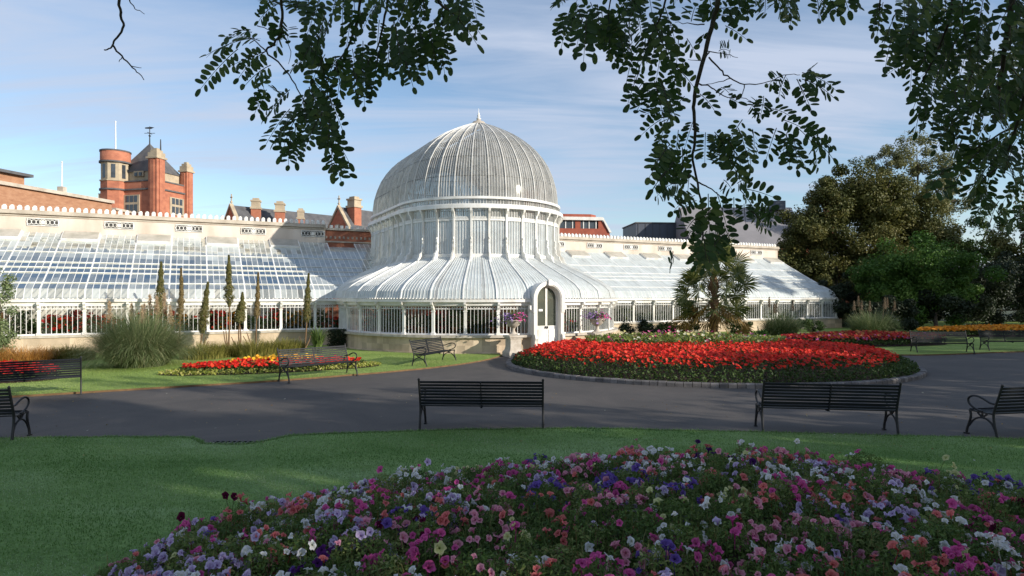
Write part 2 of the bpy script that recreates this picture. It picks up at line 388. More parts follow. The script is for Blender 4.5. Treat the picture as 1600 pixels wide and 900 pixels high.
def rib(mb, prof, base, dr, tg, w, h, off=0.0):
    """a bar following the profile [(r,z)] in the vertical plane through base along dr"""
    p = np.array([base + dr * r + np.array((0, 0, z)) for r, z in prof])
    t = np.gradient(p, axis=0); t /= np.linalg.norm(t, axis=1)[:, None]
    n = np.cross(np.broadcast_to(tg, t.shape), t); n /= np.linalg.norm(n, axis=1)[:, None]
    if np.dot(n[len(n) // 2], dr + np.array((0, 0, .3))) < 0: n = -n
    mb.sweep(p + n * off, np.broadcast_to(tg, t.shape), n, w, h)
def resample(prof, n):
    p = np.array(prof, float); d = np.r_[0, np.cumsum(np.linalg.norm(np.diff(p, axis=0), axis=1))]
    q = smooth_line(p, 12); dq = np.r_[0, np.cumsum(np.linalg.norm(np.diff(q, axis=0), axis=1))]
    s = np.linspace(0, dq[-1], n); return np.c_[np.interp(s, dq, q[:, 0]), np.interp(s, dq, q[:, 1])]
Z0 = np.zeros(3)

# --- plan of the drum and dome: front apse, two straight sides, back apse, as (base, direction, tangent)
def plan(sub):
    cells = []
    def seq(f, n): return [f(i / (n * sub)) for i in range(n * sub)]
    half = PI / 2
    a0 = -8 * BAY
    cells += [(Z0, radial(a0 + 16 * BAY * t), tang(a0 + 16 * BAY * t)) for t in np.linspace(0, 1, 16 * sub + 1)[:-1]]
    cells += [(np.array((0, LB * t, 0)), np.array((1., 0, 0)), np.array((0, 1., 0))) for t in np.linspace(0, 1, 6 * sub + 1)[:-1]]
    cells += [(np.array((0, LB, 0)), radial(half + PI * t), tang(half + PI * t)) for t in np.linspace(0, 1, 16 * sub + 1)[:-1]]
    cells += [(np.array((0, LB * (1 - t), 0)), np.array((-1., 0, 0)), np.array((0, -1., 0))) for t in np.linspace(0, 1, 6 * sub + 1)[:-1]]
    return cells
SUB = 6
PL = plan(SUB)                     # one entry per fine bar; main ribs are shifted by half a bay
NPL = len(PL)
def main_idx(i): return i % SUB == SUB // 2
def ring(mb, r, z0, z1, thick):
    """a moulding that runs round the drum"""
    n = NPL
    V = []
    for b, d, t in PL:
        for rr, z in ((r, z0), (r + thick, z0), (r + thick, z1), (r, z1)): V.append(b + d * rr + np.array((0, 0, z)))
    f = []
    for i in range(n):
        j = (i + 1) % n
        for k in range(4): f.append([i * 4 + k, j * 4 + k, j * 4 + (k + 1) % 4, i * 4 + (k + 1) % 4])
    mb.add(V, f)
def skin(prof, rnd, split=1):
    """panes between the fine bars"""
    mb = MB(); P = np.array([[b + d * r + np.array((0, 0, z)) for r, z in prof] for b, d, t in PL])
    P = np.concatenate([P, P[:1]])
    n, k = P.shape[:2]
    i = np.arange(n - 1)[:, None] * k; j = np.arange(k - 1)[None]
    f = np.stack([i + j, i + k + j, i + k + j + 1, i + j + 1], -1).reshape(-1, 4)
    mb.add(P.reshape(-1, 3), f, 0, rnd(n - 1, k - 1).ravel(), True)
    return mb

# dome
zs = 6.92
dome_prof = resample([(4.06, zs), (4.05, zs + .35), (3.96, zs + 1.05), (3.60, zs + 2.03), (2.88, zs + 2.96), (1.94, zs + 3.65), (1.02, zs + 4.10), (0.42, zs + 4.34)], 13)
o_dome = skin(dome_prof, lambda a, b: np.clip(np.repeat(R.normal(.46, .10, (a // SUB + 1, 1)), SUB, 0)[:a] + R.normal(0, .09, (a, b)), 0, 1)).build('dome', M['glass_dome'], gh)
mb = MB()
for i, (b, d, t) in enumerate(PL):
    if main_idx(i): rib(mb, dome_prof, b, d, t, 0.042, 0.05, 0.025)
mb.build('dome_ribs', M['rib_dome'], o_dome)
mb = MB()
for i, (b, d, t) in enumerate(PL):
    if not main_idx(i): rib(mb, dome_prof[:12], b, d, t, 0.018, 0.020, 0.009)
mb.build('dome_glazing_bars', M['rib_grey'], o_dome)
mb = MB()
for k in (2, 4, 6, 8):
    r, z = dome_prof[k]; ring(mb, r - .02, z - .015, z + .015, .03)
mb.build('dome_purlins', M['purlin'], o_dome)
mb = MB()      # ridge between the two apses
mb.beam((0, -.1, zs + 4.36), (0, LB + .1, zs + 4.36), .5, .10); mb.lathe([(.5, zs + 4.28), (.52, zs + 4.36), (.36, zs + 4.44), (.30, zs + 4.52), (.12, zs + 4.58), (.10, zs + 4.66)], n=16)
mb.build('ridge_cap', M['coping'], o_dome)
mb = MB(); mb.lathe([(.10, zs + 4.66), (.13, zs + 4.70), (.05, zs + 4.76), (.09, zs + 4.84), (.03, zs + 4.92), (.05, zs + 4.97), (.015, zs + 5.02), (.012, zs + 5.22)], n=10)
mb.build('finial', M['rib'], o_dome)

# drum
mb = MB(); ring(mb, 4.02, 6.84, 6.95, .20); ring(mb, 4.06, 6.40, 6.56, .30); ring(mb, 4.10, 6.56, 6.60, .20); ring(mb, 4.08, 5.86, 5.94, .06); ring(mb, 4.06, 4.16, 4.34, .09)
mb.build('drum_cornice', M['rib'], gh)
drum = skin([(4.08, 4.1), (4.08, 5.9)], lambda a, b: np.clip(np.repeat(R.normal(.80, .12, (a // SUB + 1, 1)), SUB, 0)[:a] + R.normal(0, .05, (a, b)), 0, 1)).build('drum_glazing', M['glass_drum'], gh)
dr2 = skin([(4.08, 5.94), (4.08, 6.4)], lambda a, b: R.normal(.45, .1, (a, b))).build('drum_frieze_glazing', M['glass_dome'], gh)
dr3 = skin([(4.06, 6.6), (4.06, 6.84)], lambda a, b: R.normal(.4, .1, (a, b))).build('clerestory_glazing', M['glass_dome'], gh)
mb = MB()
for i, (b, d, t) in enumerate(PL):
    if not main_idx(i): rib(mb, [(4.10, 4.3), (4.10, 5.3), (4.10, 6.4)], b, d, t, 0.018, 0.022); rib(mb, [(4.08, 6.6), (4.08, 6.72), (4.08, 6.84)], b, d, t, 0.015, 0.02)
    # small hanging lace under the frieze
    for q in (0.25, 0.75):
        p = b + d * 4.12 + t * (q * .135); mb.box(p + np.array((0, 0, 5.99)), (.05, .05, .09), math.atan2(t[1], t[0]))
mb.build('drum_bars', M['rib'], drum)
for i, (b, d, t) in enumerate(PL):
    if not main_idx(i): continue
    mb = MB()
    rib(mb, [(4.13, 4.2), (4.13, 5.3), (4.13, 6.42)], b, d, t, 0.09, 0.10)
    q = [(4.15, 6.42), (4.36, 6.40), (4.34, 6.28), (4.24, 6.16), (4.18, 5.96), (4.15, 5.94)]
    pts = [b + d * r + np.array((0, 0, z)) - t * .05 for r, z in q]; mb.extrude(pts, t * .10)
    sc = [(4.16, 5.05), (4.21, 5.02), (4.25, 4.90), (4.21, 4.80), (4.27, 4.66), (4.26, 4.52), (4.34, 4.40), (4.44, 4.34), (4.46, 4.22), (4.54, 4.10), (4.6, 3.96), (4.1, 4.0)]
    pts = [b + d * r + np.array((0, 0, z)) - t * .04 for r, z in sc]; mb.extrude(pts, t * .08)
    mb.lathe([(.03, 0), (.05, .03), (.035, .09), (.01, .12)], b + d * 4.22 + np.array((0, 0, 5.0)), 8)
    mb.build('drum_column', M['white'], gh)

# --- lower ring roof of the rotunda (front apse and its two returns)
ring_prof = resample([(7.02, EAVE + .02), (7.02, 2.42), (6.92, 2.66), (6.66, 2.90), (6.2, 3.17), (5.5, 3.52), (4.8, 3.86), (4.1, 4.22)], 11)
NB = 9
RPL = [(Z0, radial(a), tang(a)) for a in np.linspace(-PI / 2, PI / 2, 16 * NB + 1)]
RET = [(np.array((0, y, 0)), np.array((1., 0, 0)), np.array((0, 1., 0))) for y in np.arange(.14, 3.6, .14)]
RETL = [(np.array((0, y, 0)), np.array((-1., 0, 0)), np.array((0, 1., 0))) for y in np.arange(3.5, .1, -.14)]
RALL = RETL + RPL + RET; K0 = len(RETL)
P = np.array([[b + d * r + np.array((0, 0, z)) for r, z in ring_prof] for b, d, t in RALL])
mb = MB(); n, k = P.shape[:2]
i = np.arange(n - 1)[:, None] * k; j = np.arange(k - 1)[None]
rv = np.clip(R.normal(.97, .05, (n - 1, 1)) + R.normal(0, .05, (n - 1, k - 1)), .3, 1); dark = R.random(n - 1) < .035
rv[dark] -= .3
mb.add(P.reshape(-1, 3), np.stack([i + j, i + k + j, i + k + j + 1, i + j + 1], -1).reshape(-1, 4), 0, rv.ravel(), True)
o_ring = mb.build('rotunda_roof', M['glass_roof'], gh)
mb = MB()
for q, (b, d, t) in enumerate(RALL):
    m_ = (q - K0) % NB == (NB // 2) and K0 <= q < K0 + len(RPL)
    if m_: rib(mb, ring_prof, b, d, t, .05, .055, .022)
    else: rib(mb, ring_prof, b, d, t, .022, .014, .006)
mb.build('rotunda_roof_bars', M['rib'], o_ring)
# eave gutter, sill and base wall round the rotunda
RW = [(Z0, radial(a), tang(a)) for a in np.linspace(-PI / 2, PI / 2, 65)]
RWF = [(np.array((0, YF + .02, 0)), np.array((-1., 0, 0)), None)] + RW + [(np.array((0, YF + .02, 0)), np.array((1., 0, 0)), None)]
DOORH = 0.105                                        # half angle of the portal
def course(mb, r0, r1, z0, z1, half=0):
    H_ = RWF[:34] if half < 0 else RWF[33:]
    for (b, d, t), (b2, d2, t2) in zip(H_[:-1], H_[1:]):
        if t is not None and t2 is not None:
            a = math.atan2(d[0], -d[1]); a2 = math.atan2(d2[0], -d2[1])
            if a > -DOORH - .01 and a2 < DOORH + .01: continue
        V = []
        for bb, dd in ((b, d), (b2, d2)):
            for rr, z in ((r0, z0), (r1, z0), (r1, z1), (r0, z1)): V.append(bb + dd * rr + np.array((0, 0, z)))
        mb.add(V, [[0, 1, 5, 4], [1, 2, 6, 5], [2, 3, 7, 6], [3, 0, 4, 7], [0, 3, 2, 1], [4, 5, 6, 7]], 0, R.random())
for hf in (-1, 1):
    mb = MB(); course(mb, 6.80, 7.10, 2.16, EAVE, hf); course(mb, 6.86, 6.98, 2.02, 2.16, hf)
    for a in np.linspace(0, PI / 2, 8 * 9 + 1):
        if a > DOORH: mb.box(ap(7.09, hf * a, 2.31), (.045, .06, .05), hf * a)
    mb.build('eave_gutter', M['white'], gh)
    mb = MB(); course(mb, 6.70, 7.14, .70, SILL, hf); mb.build('stone_sill', M['urnstone'], gh)
    mb = MB(); course(mb, 6.72, 7.02, .38, .70, hf); course(mb, 6.72, 7.03, .10, .38, hf); course(mb, 6.70, 7.09, -.05, .10, hf)
    mb.build('base_wall', M['stone'], gh)

# --- window bays
def lattice(mb, p, q, z, nrm, n=10):
    """row of small rings under the eave"""
    for k in range(n):
        c = p + (q - p) * ((k + .5) / n); u = (q - p) / np.linalg.norm(q - p); rr = np.linalg.norm(q - p) / n * .46
        pts = [c + u * rr * math.cos(a) + np.array((0, 0, z + rr * math.sin(a))) for a in np.linspace(0, 2 * PI, 9)]
        mb.tube(pts, .010, 4, cap=False, smooth=False)
def window_bay(p, q, nrm, nb=8, z0=SILL, z1=2.04):
    p = np.array(p, float); q = np.array(q, float); u = (q - p) / np.linalg.norm(q - p); ln = np.linalg.norm(q - p)
    e = np.array((0, 0, 1.)); rz = math.atan2(u[1], u[0])
    f = MB()
    for k in range(1, nb): f.box(p + u * ln * k / nb + e * (z0 + z1) / 2, (.017, .04, z1 - z0 - .11), rz)
    c = (p + q) / 2
    f.box(c + e * (z0 + .03), (ln, .07, .06), rz); f.box(c + e * (z1 - .02), (ln, .07, .05), rz); f.box(c + e * (z1 - .165), (ln, .05, .022), rz)
    lattice(f, p + u * .04, q - u * .04, z1 - .10, nrm)
    w = f.build('window', M['rib'], gh)
    g_ = MB(); o_ = -np.array(nrm) * .03
    for k in range(nb):
        a = p + u * ln * k / nb + o_; b_ = p + u * ln * (k + 1) / nb + o_
        g_.quad(a + e * (z0 + .05), b_ + e * (z0 + .05), b_ + e * z1, a + e * z1, 0, R.random())
    g_.build('pane', M['glass_clear'], w)
def column(c, rz, out, z0=SILL, z1=2.16):
    mb = MB(); e = np.array((0, 0, 1.))
    mb.box(np.array(c) + e * (z0 + z1) / 2, (.12, .12, z1 - z0), rz); mb.box(np.array(c) + e * (z0 + .05), (.17, .17, .10), rz); mb.box(np.array(c) + e * 1.78, (.16, .16, .04), rz)
    t = np.cross(out, e)
    br = [(.06, 2.15), (.26, 2.15), (.25, 2.06), (.17, 2.02), (.15, 1.92), (.09, 1.86), (.06, 1.80)]
    mb.extrude([np.array(c) + out * r + e * z - t * .045 for r, z in br], t * .09)
    mb.build('column', M['white'], gh)
RC = 6.88
for th in TH:
    column(ap(RC, th, 0), th, radial(th))
for k in range(15):
    if k == 7: continue
    window_bay(ap(RC, TH[k] + .009, 0), ap(RC, TH[k + 1] - .009, 0), radial((TH[k] + TH[k + 1]) / 2))
for sgn in (-1, 1):
    window_bay(ap(RC, sgn * TH[15], 0), np.array((sgn * RC, YF - .1, 0)), np.array((sgn, 0, 0.)), 10)

# --- wings
A0, NBAY, BL = 7.97, 14, 1.56
wing_prof = [(0, EAVE + .02), (-.02, 2.36), (.08, 2.56), (.34, 2.80), (.78, 3.00), (2.16, 3.68), (4.39, 4.88), (5.42, 5.46)]
rows = resample([(t, z) for t, z in wing_prof], 13)
XE = A0 + BL * NBAY
def wing(sgn):
    nfine = 6
    xs = [A0 + BL * (k - 3 + q / nfine) for k in range(NBAY + 3) for q in range(nfine)] + [XE]
    xs = [x for x in xs if x > 3.4]
    mb = MB(); V = []; F = []; rv = []
    k = len(rows)
    V = np.array([[(sgn * x, YF + t, z) for t, z in rows] for x in xs])
    nn = len(xs)
    boff = R.normal(0, .10, 40)
    for i_ in range(nn - 1):
        bay = int((xs[i_] + .01 - A0 + 3 * BL) // BL); hatch = (bay % 2 == 0) == (sgn > 0)
        for j_ in range(k - 1):
            if hatch and j_ >= k - 2: continue
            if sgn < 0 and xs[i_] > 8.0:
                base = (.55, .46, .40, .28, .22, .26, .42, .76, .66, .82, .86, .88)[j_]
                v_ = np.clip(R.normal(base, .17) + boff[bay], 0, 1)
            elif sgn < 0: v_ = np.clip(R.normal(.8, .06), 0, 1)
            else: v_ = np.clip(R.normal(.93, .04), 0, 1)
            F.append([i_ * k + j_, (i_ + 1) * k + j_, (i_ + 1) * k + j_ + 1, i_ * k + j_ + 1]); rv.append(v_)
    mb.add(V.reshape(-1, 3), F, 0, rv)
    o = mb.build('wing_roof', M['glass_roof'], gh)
    mb = MB(); e = np.array((0, 0, 1.)); bx = np.array((0, 0, 0.))
    for i_, x in enumerate(xs):
        bay_ = int((x + .01 - A0 + 3 * BL) // BL); main = abs((x - A0) / BL - round((x - A0) / BL)) < .01
        pr = [(t, z) for t, z in rows]
        if (bay_ % 2 == 0) == (sgn > 0) and not main: pr = pr[:11]
        rib(mb, pr, np.array((sgn * x, YF, 0)), np.array((0, 1., 0)), np.array((1., 0, 0)), .06 if main else .024, .07 if main else .03, .03 if main else .012)
    for j_ in (2, 4, 5, 6, 8):
        t, z = rows[j_]
        mb.beam((sgn * xs[0], YF + t - .015, z + .015), (sgn * XE, YF + t - .015, z + .015), .035, .03)
    mb.build('wing_roof_bars', M['rib'], o)
    # gutter and sill, base wall in courses
    mb = MB(); x0, x1 = sgn * 6.9, sgn * (XE + .08); cx, lx = (x0 + x1) / 2, abs(x1 - x0)
    mb.box((cx, YF - .02, 2.22), (lx, .26, .11)); mb.box((cx, YF + .02, 2.10), (lx, .12, .12))
    for x in np.arange(7.0, XE, .17): mb.box((sgn * x, YF - .13, 2.30), (.04, .05, .05))
    mb.build('eave_gutter', M['white'], gh)
    mb = MB(); mb.box((cx, YF, .75), (lx, .40, .10)); mb.build('stone_sill', M['urnstone'], gh)
    mb = MB()
    xx = np.arange(6.9, XE, BL / 2)
    for x in xx:
        for z0, z1, th_ in ((.38, .70, .30), (.10, .38, .31), (-.05, .10, .42)):
            mb.box((sgn * (x + BL / 4), YF, (z0 + z1) / 2), (BL / 2, th_, z1 - z0), 0, 0, R.random())
    mb.build('base_wall', M['stone'], gh)
    out = np.array((0, -1., 0))
    for k_ in range(NBAY + 1): column((sgn * (A0 + BL * k_), YF, 0), 0, out)
    for k_ in range(NBAY):
        a, b = A0 + BL * k_ + .06, A0 + BL * (k_ + 1) - .06
        if sgn < 0: a, b = -b, -a
        window_bay((a, YF, 0), (b, YF, 0), out)
    a, b = (RC + .05, A0 - .06) if sgn > 0 else (-A0 + .06, -RC - .05)
    window_bay((a, YF, 0), (b, YF, 0), out, 5)
    # end wall with glazing
    poly = [(0, SILL)] + [(t, z) for t, z in rows] + [(5.42, SILL)]
    mb = MB(); mb.extrude([np.array((sgn * (XE + .01), YF + t, z)) for t, z in poly], (sgn * .02, 0, 0)); eo = mb.build('end_glazing', M['glass_roof'], gh)
    mb = MB()
    rib(mb, [(t, z) for t, z in rows], np.array((sgn * (XE + .05), YF, 0)), np.array((0, 1., 0)), np.array((1., 0, 0)), .10, .10, .02)
    for t in np.arange(.6, 5.4, .6): mb.box((sgn * (XE + .05), YF + t, (SILL + np.interp(t, rows[1:, 0], rows[1:, 1])) / 2), (.05, .05, np.interp(t, rows[1:, 0], rows[1:, 1]) - SILL))
    mb.box((sgn * (XE + .05), YF + 2.7, 2.3), (.06, 5.4, .12)); mb.build('end_frame', M['rib'], eo)
    mb = MB(); mb.box((sgn * (XE + .02), YF + 2.7, .38), (.3, 5.4, .80)); mb.build('end_wall', M['stone'], gh)
wing(-1); wing(1)

# --- back wall with parapet, crenellation, grilles, hatches
for sgn in (-1, 1):
    xa, xb = 6.5, XE + .1; cx = sgn * (xa + xb) / 2
    mb = MB(); mb.box((cx, YB + .2, 3.15), (xb - xa, .4, 6.3), 0, 0)
    mb.build('parapet_wall', M['cream'], gh)
    mb = MB(); xb = XE + .2; cx = sgn * (xa + xb) / 2
    mb.box((cx, YB + .16, 6.36), (xb - xa, .56, .12)); mb.box((cx, YB + .16, 6.455), (xb - xa, .46, .07))
    mb.box((cx, YB + .02, 6.22), (xb - xa, .14, .05)); mb.build('coping', M['coping'], gh)
    mb = MB()
    for x in np.arange(6.6, XE + .1, .2915):
        mb.box((sgn * x, YB + .10, 6.57), (.17, .20, .16)); mb.lathe([(.085, 0), (.08, .04), (.045, .075)], (sgn * x, YB + .10, 6.65), 8, smooth=False)
    mb.build('battlement', M['white'], gh)
mb = MB(); mb.box((0, YB + .45, 3.1), (12.99, .4, 6.2))
for x in np.arange(-6.4, 6.5, .25): mb.box((x, YB + .24, 5.80), (.10, .06, .14), .7, 1)
bw = mb.build('brick_wall', [M['brick'], M['coping']], gh)
mb = MB(); mb.box((0, YB + .40, 6.27), (12.98, .6, .12)); mb.box((0, YB + .22, 5.55), (12.98, .1, .08)); mb.build('brick_wall_coping', M['coping'], bw)
mb = MB()
for x in np.arange(-6.4, 6.45, .30): mb.box((x, YB + .35, 6.42), (.16, .2, .18))
mb.build('brick_wall_battlement', M['white'], bw)
for sgn in (-1, 1):
    for k in range(8):
        x = sgn * (A0 + BL * (2 * k + (.5 if sgn > 0 else -.5)))
        if abs(x) > XE - .7: continue
        mb = MB(); mb.box((x, YB - .012, 5.94), (1.25, .03, .36)); gr = mb.build('vent_grille', M['grille'], gh)
        mb = MB()
        for q in np.linspace(-.5, .5, 7):
            rr = .10 if abs(q) > .05 else .14
            pts = [(x + q * 1.08 + rr * math.cos(a), YB - .035, 5.94 + rr * 1.05 * math.sin(a)) for a in np.linspace(0, 2 * PI, 11)]
            mb.tube(pts, .017, 4, cap=False)
        mb.lathe([(.10, -.02), (.10, .02)], (0, 0, 0), 10)
        mb.V[-3:] = [np.c_[v[:, 0] + x, v[:, 2] + YB - .04, v[:, 1] + 5.94] for v in mb.V[-3:]]
        for zz_ in (5.775, 6.105): mb.box((x, YB - .03, zz_), (1.25, .04, .03))
        for s_ in (-1, 1): mb.box((x + s_ * .61, YB - .03, 5.94), (.03, .04, .30))
        mb.build('grille_scrollwork', M['white'], gr)
    for k in range(-1, 7):
        bay = 2 * k - 2                        # hatch sits over every second bay
        xa = A0 + BL * (2 * k + (1 if sgn > 0 else 0)); x = sgn * (xa + BL / 2)
        if abs(x) > XE or k < 0: continue
        t0, z0 = rows[10] + (rows[12] - rows[10]) * .25; t1, z1 = rows[12]
        mb = MB(); d = np.array((0, t1 - t0, z1 - z0)); d /= np.linalg.norm(d); nn = np.array((0, -d[2], d[1]))
        c = np.array((x, YF + (t0 + t1) / 2, (z0 + z1) / 2)) + nn * .07
        L_ = math.hypot(t1 - t0, z1 - z0)
        mb.sweep([c - d * L_ / 2, c + d * L_ / 2], [(1, 0, 0)] * 2, [nn] * 2, BL * .92, .10); ho = mb.build('roof_hatch', M['hatch'], gh)
        mb = MB(); mb.sweep([c - d * (L_ / 2 + .05) - nn * .06, c - d * (L_ / 2 - .03) - nn * .06], [(1, 0, 0)] * 2, [nn] * 2, BL * .97, .22)
        for s_ in (-1, 1):
            mb.sweep([c - d * L_ / 2 + np.array((s_ * BL * .475, 0, 0)) - nn * .07, c + d * L_ / 2 + np.array((s_ * BL * .475, 0, 0)) - nn * .07], [(1, 0, 0)] * 2, [nn] * 2, .05, .2)
        mb.build('hatch_frame', M['white'], ho)
mb = MB(); mb.quad((-XE, YF, .02), (XE, YF, .02), (XE, YB, .02), (-XE, YB, .02)); mb.quad((-6.5, -6, .024), (6.5, -6, .024), (6.5, 11, .024), (-6.5, 11, .024)); mb.build('indoor_floor', M['floor_in'], gh)

# --- portal and door
YD = -6.95
SPR, RO, RI = 2.30, .69, .545
mb = MB()
def arch(ro, ri, spr, z0, y0, y1):
    a = np.linspace(0, PI, 21)
    outp = [(ro, z0)] + [(ro * math.cos(t), spr + ro * math.sin(t)) for t in a] + [(-ro, z0)]
    inp = [(ri, z0)] + [(ri * math.cos(t), spr + ri * math.sin(t)) for t in a] + [(-ri, z0)]
    n = len(outp); V = []
    for x, z in outp: V += [(x, y0, z), (x, y1, z)]
    for x, z in inp: V += [(x, y0, z), (x, y1, z)]
    F = []
    for i_ in range(n - 1):
        o0, o1 = 2 * i_, 2 * i_ + 2; i0, i1 = 2 * n + 2 * i_, 2 * n + 2 * i_ + 2
        F += [[o0, o1, o1 + 1, o0 + 1], [i0, i0 + 1, i1 + 1, i1], [o0, i0, i1, o1], [o0 + 1, o1 + 1, i1 + 1, i0 + 1]]
    mb.add(V, F)
arch(RO, RI, SPR, 0, YD - .36, YD + 1.3)
arch(RO + .05, RI + .06, SPR, 1.72, YD - .41, YD - .30)
arch(RO + .03, RI + .02, SPR, 0.0, YD - .385, YD - .32)
portal = mb.build('portal', M['white'], gh)
mb = MB(); mb.box((0, YD - .42, SPR + RO - .02), (.16, .14, .24)); mb.build('keystone', M['white'], portal)
for s_ in (-1, 1):
    mb = MB(); sp = [(.0, 0), (.24, 0), (.25, .12), (.16, .28), (.07, .40), (.09, .55), (.14, .66), (.11, .78), (.03, .84), (0, .84)]
    mb.extrude([np.array((s_ * (RO + .02), YD - .36 - r, z)) for r, z in sp], (-s_ * .11, 0, 0)); mb.build('portal_scroll', M['white'], portal)
    mb = MB(); sp = [(0, 2.02), (.16, 2.02), (.14, 1.86), (.05, 1.80), (0, 1.72)]
    mb.extrude([np.array((s_ * (RO + .03 + r), YD - .32, z)) for r, z in sp], (0, .12, 0)); mb.build('portal_bracket', M['white'], portal)
y_ = YD - .14
def door_leaf(s_):
    mb = MB()
    # stiles and lower panel
    a = np.linspace(0, PI / 2, 12); ro, ri = RI - .005, RI - .075
    outp = [(s_ * .005, .06), (s_ * ro, .06)] + [(s_ * ro * math.cos(t), SPR + ro * math.sin(t)) for t in a[:-1]] + [(s_ * .005, SPR + ro)]
    mid = .045
    hole = [(s_ * mid, 1.17), (s_ * ri, 1.17)] + [(s_ * max(mid, ri * math.cos(t)), SPR + ri * math.sin(t)) for t in a[:-1] if ri * math.cos(t) > mid] + [(s_ * mid, SPR + math.sqrt(ri * ri - mid * mid))]
    mb.extrude([np.array((x, y_, z)) for x, z in [(s_ * .005, .06), (s_ * ro, .06), (s_ * ro, 1.17), (s_ * .005, 1.17)]], (0, .05, 0))
    mb.extrude([np.array((x, y_, z)) for x, z in [(s_ * .005, 1.17), (s_ * mid, 1.17), (s_ * mid, hole[-1][1]), (s_ * .005, SPR + ro)]], (0, .05, 0))
    for (p, q) in zip([(ri, 1.17)] + [(ri * math.cos(t), SPR + ri * math.sin(t)) for t in a], [(ri, SPR)] + [(ri * math.cos(t), SPR + ri * math.sin(t)) for t in a[1:]]):
        if q[0] < .0: continue
        k_ = (ro / ri)
        po = (ro, p[1]) if p[1] <= SPR else (p[0] * k_, SPR + (p[1] - SPR) * k_); qo = (ro, q[1]) if q[1] <= SPR else (q[0] * k_, SPR + (q[1] - SPR) * k_)
        if abs(p[0] - q[0]) + abs(p[1] - q[1]) < 1e-6: continue
        mb.extrude([np.array((s_ * x, y_, z)) for x, z in (p, po, qo, q)], (0, .05, 0))
    mb.box((s_ * .25, y_ - .012, .62), (.30, .02, .80))
    d_ = mb.build('door', M['white'], gh)
    mb = MB(); mb.add([(x, y_ + .03, z) for x, z in hole], [list(range(len(hole)))], 0, .5); mb.build('door_pane', M['glass_door'], d_)
    mb = MB(); mb.box((s_ * .05, y_ - .03, 1.10), (.03, .05, .10)); mb.build('handle', M['grille'], d_)
    if s_ < 0:
        mb = MB(); mb.box((-.27, y_ + .005, 1.82), (.19, .012, .09)); mb.build('paper_notice', M['pole'], d_)
for s_ in (-1, 1): door_leaf(s_)
mb = MB(); mb.box((0, YD - .30, .02), (1.6, .9, .08)); mb.build('door_step', M['urnstone'], gh)
# ------------------------------------------------------------------ buildings behind
def local(o, mb):
    """world-built shapes moved to the thing's own origin"""
    mb.V = [v - np.array(o.location) for v in mb.V]; return mb
def wbox(p, q, z0, z1, th, mb, mat=0):
    """upright slab from plan point p to q, thickened away to the left of p->q"""
    p = np.array(p, float); q = np.array(q, float); u = (q - p) / np.linalg.norm(q - p); n = np.array((-u[1], u[0])) * th
    mb.prism([p, q, q + n, p + n], z0, z1, mat)
E3 = np.array((0, 0, 1.))
# --- brick tower
TC = np.array((-32.2, 58.0)); dl = np.array((-.965, .261)); drt = np.array((.261, .965))
tw = thing('brick_tower', 'square orange brick tower with slate pyramid roof and round corner turret', 'tower', (TC[0], TC[1], 0))
LW, LR = 5.9, 4.0
def T2(l, r): return TC + dl * l + drt * r
def T3(l, r, z): return np.array((*T2(l, r), z))
mb = MB(); mb.prism([T2(0, 0), T2(0, LR), T2(LW, LR), T2(LW, 0)], 0, 12.9); local(tw, mb).build('wall', M['brick'], tw)
mb = MB()
mb.prism([T2(-.12, -.12), T2(-.12, LR + .1), T2(LW, LR + .1), T2(LW, -.12)], 12.12, 12.26)
mb.prism([T2(-.06, -.06), T2(-.06, LR), T2(LW, LR), T2(LW, -.06)], 12.9, 13.02); local(tw, mb).build('string_course', M['slate'], tw)
mb = MB(); ap_ = T3(LW / 2 - .2, LR / 2, 16.9)
b4 = [T3(.5, .4, 13.9), T3(.5, LR - .4, 13.9), T3(LW - .9, LR - .4, 13.9), T3(LW - .9, .4, 13.9)]
mid4 = [ap_ + (np.array(c) - ap_) * .5 + np.array((0, 0, -.05)) for c in b4]
for i in range(4):
    j = (i + 1) % 4
    mb.add([b4[i], b4[j], mid4[j], mid4[i]], [[0, 1, 2, 3]]); mb.add([mid4[i], mid4[j], ap_], [[0, 1, 2]])
rf = local(tw, mb).build('roof', M['slate'], tw)
mb = MB(); mb.prism([T2(.6, .5), T2(.6, LR - .5), T2(LW - 1, LR - .5), T2(LW - 1, .5)], 12.9, 13.95)
mb.box(T3(2.4, .45, 13.7), (1.1, .2, .5), math.atan2(dl[1], dl[0])); local(tw, mb).build('attic_storey', M['sand'], tw)
for q in (2.15, 2.65):
    mb = MB(); mb.box(T3(q, .33, 13.65), (.28, .1, .32), math.atan2(dl[1], dl[0])); local(tw, mb).build('attic_window', M['pane_dark'], tw)
mb = MB(); mb.tube([ap_ - E3 * .2, ap_ + E3 * 1.6], [.06, .03], 6); mb.tube([ap_ + E3 * .95 + np.array((-.5, 0, 0)), ap_ + E3 * .95 + np.array((.5, 0, 0))], .025, 5); mb.tube([ap_ + E3 * .95 + np.array((0, -.4, 0)), ap_ + E3 * .95 + np.array((0, .4, 0))], .025, 5)
mb.lathe([(.02, .60), (.13, .70), (.02, .80)], ap_, 8); mb.extrude([ap_ + np.array((-.45, 0, 1.4)), ap_ + np.array((.1, 0, 1.36)), ap_ + np.array((.42, 0, 1.5)), ap_ + np.array((.1, 0, 1.56)), ap_ + np.array((-.45, 0, 1.5))], (0, .03, 0))
local(tw, mb).build('weather_vane', M['iron'], tw)
mb = MB(); mb.tube([ap_ + np.array((1.2, -.3, -1.3)), ap_ + np.array((1.2, -.3, .3))], [.08, .04], 6); local(tw, mb).build('roof_spike', M['iron'], tw)
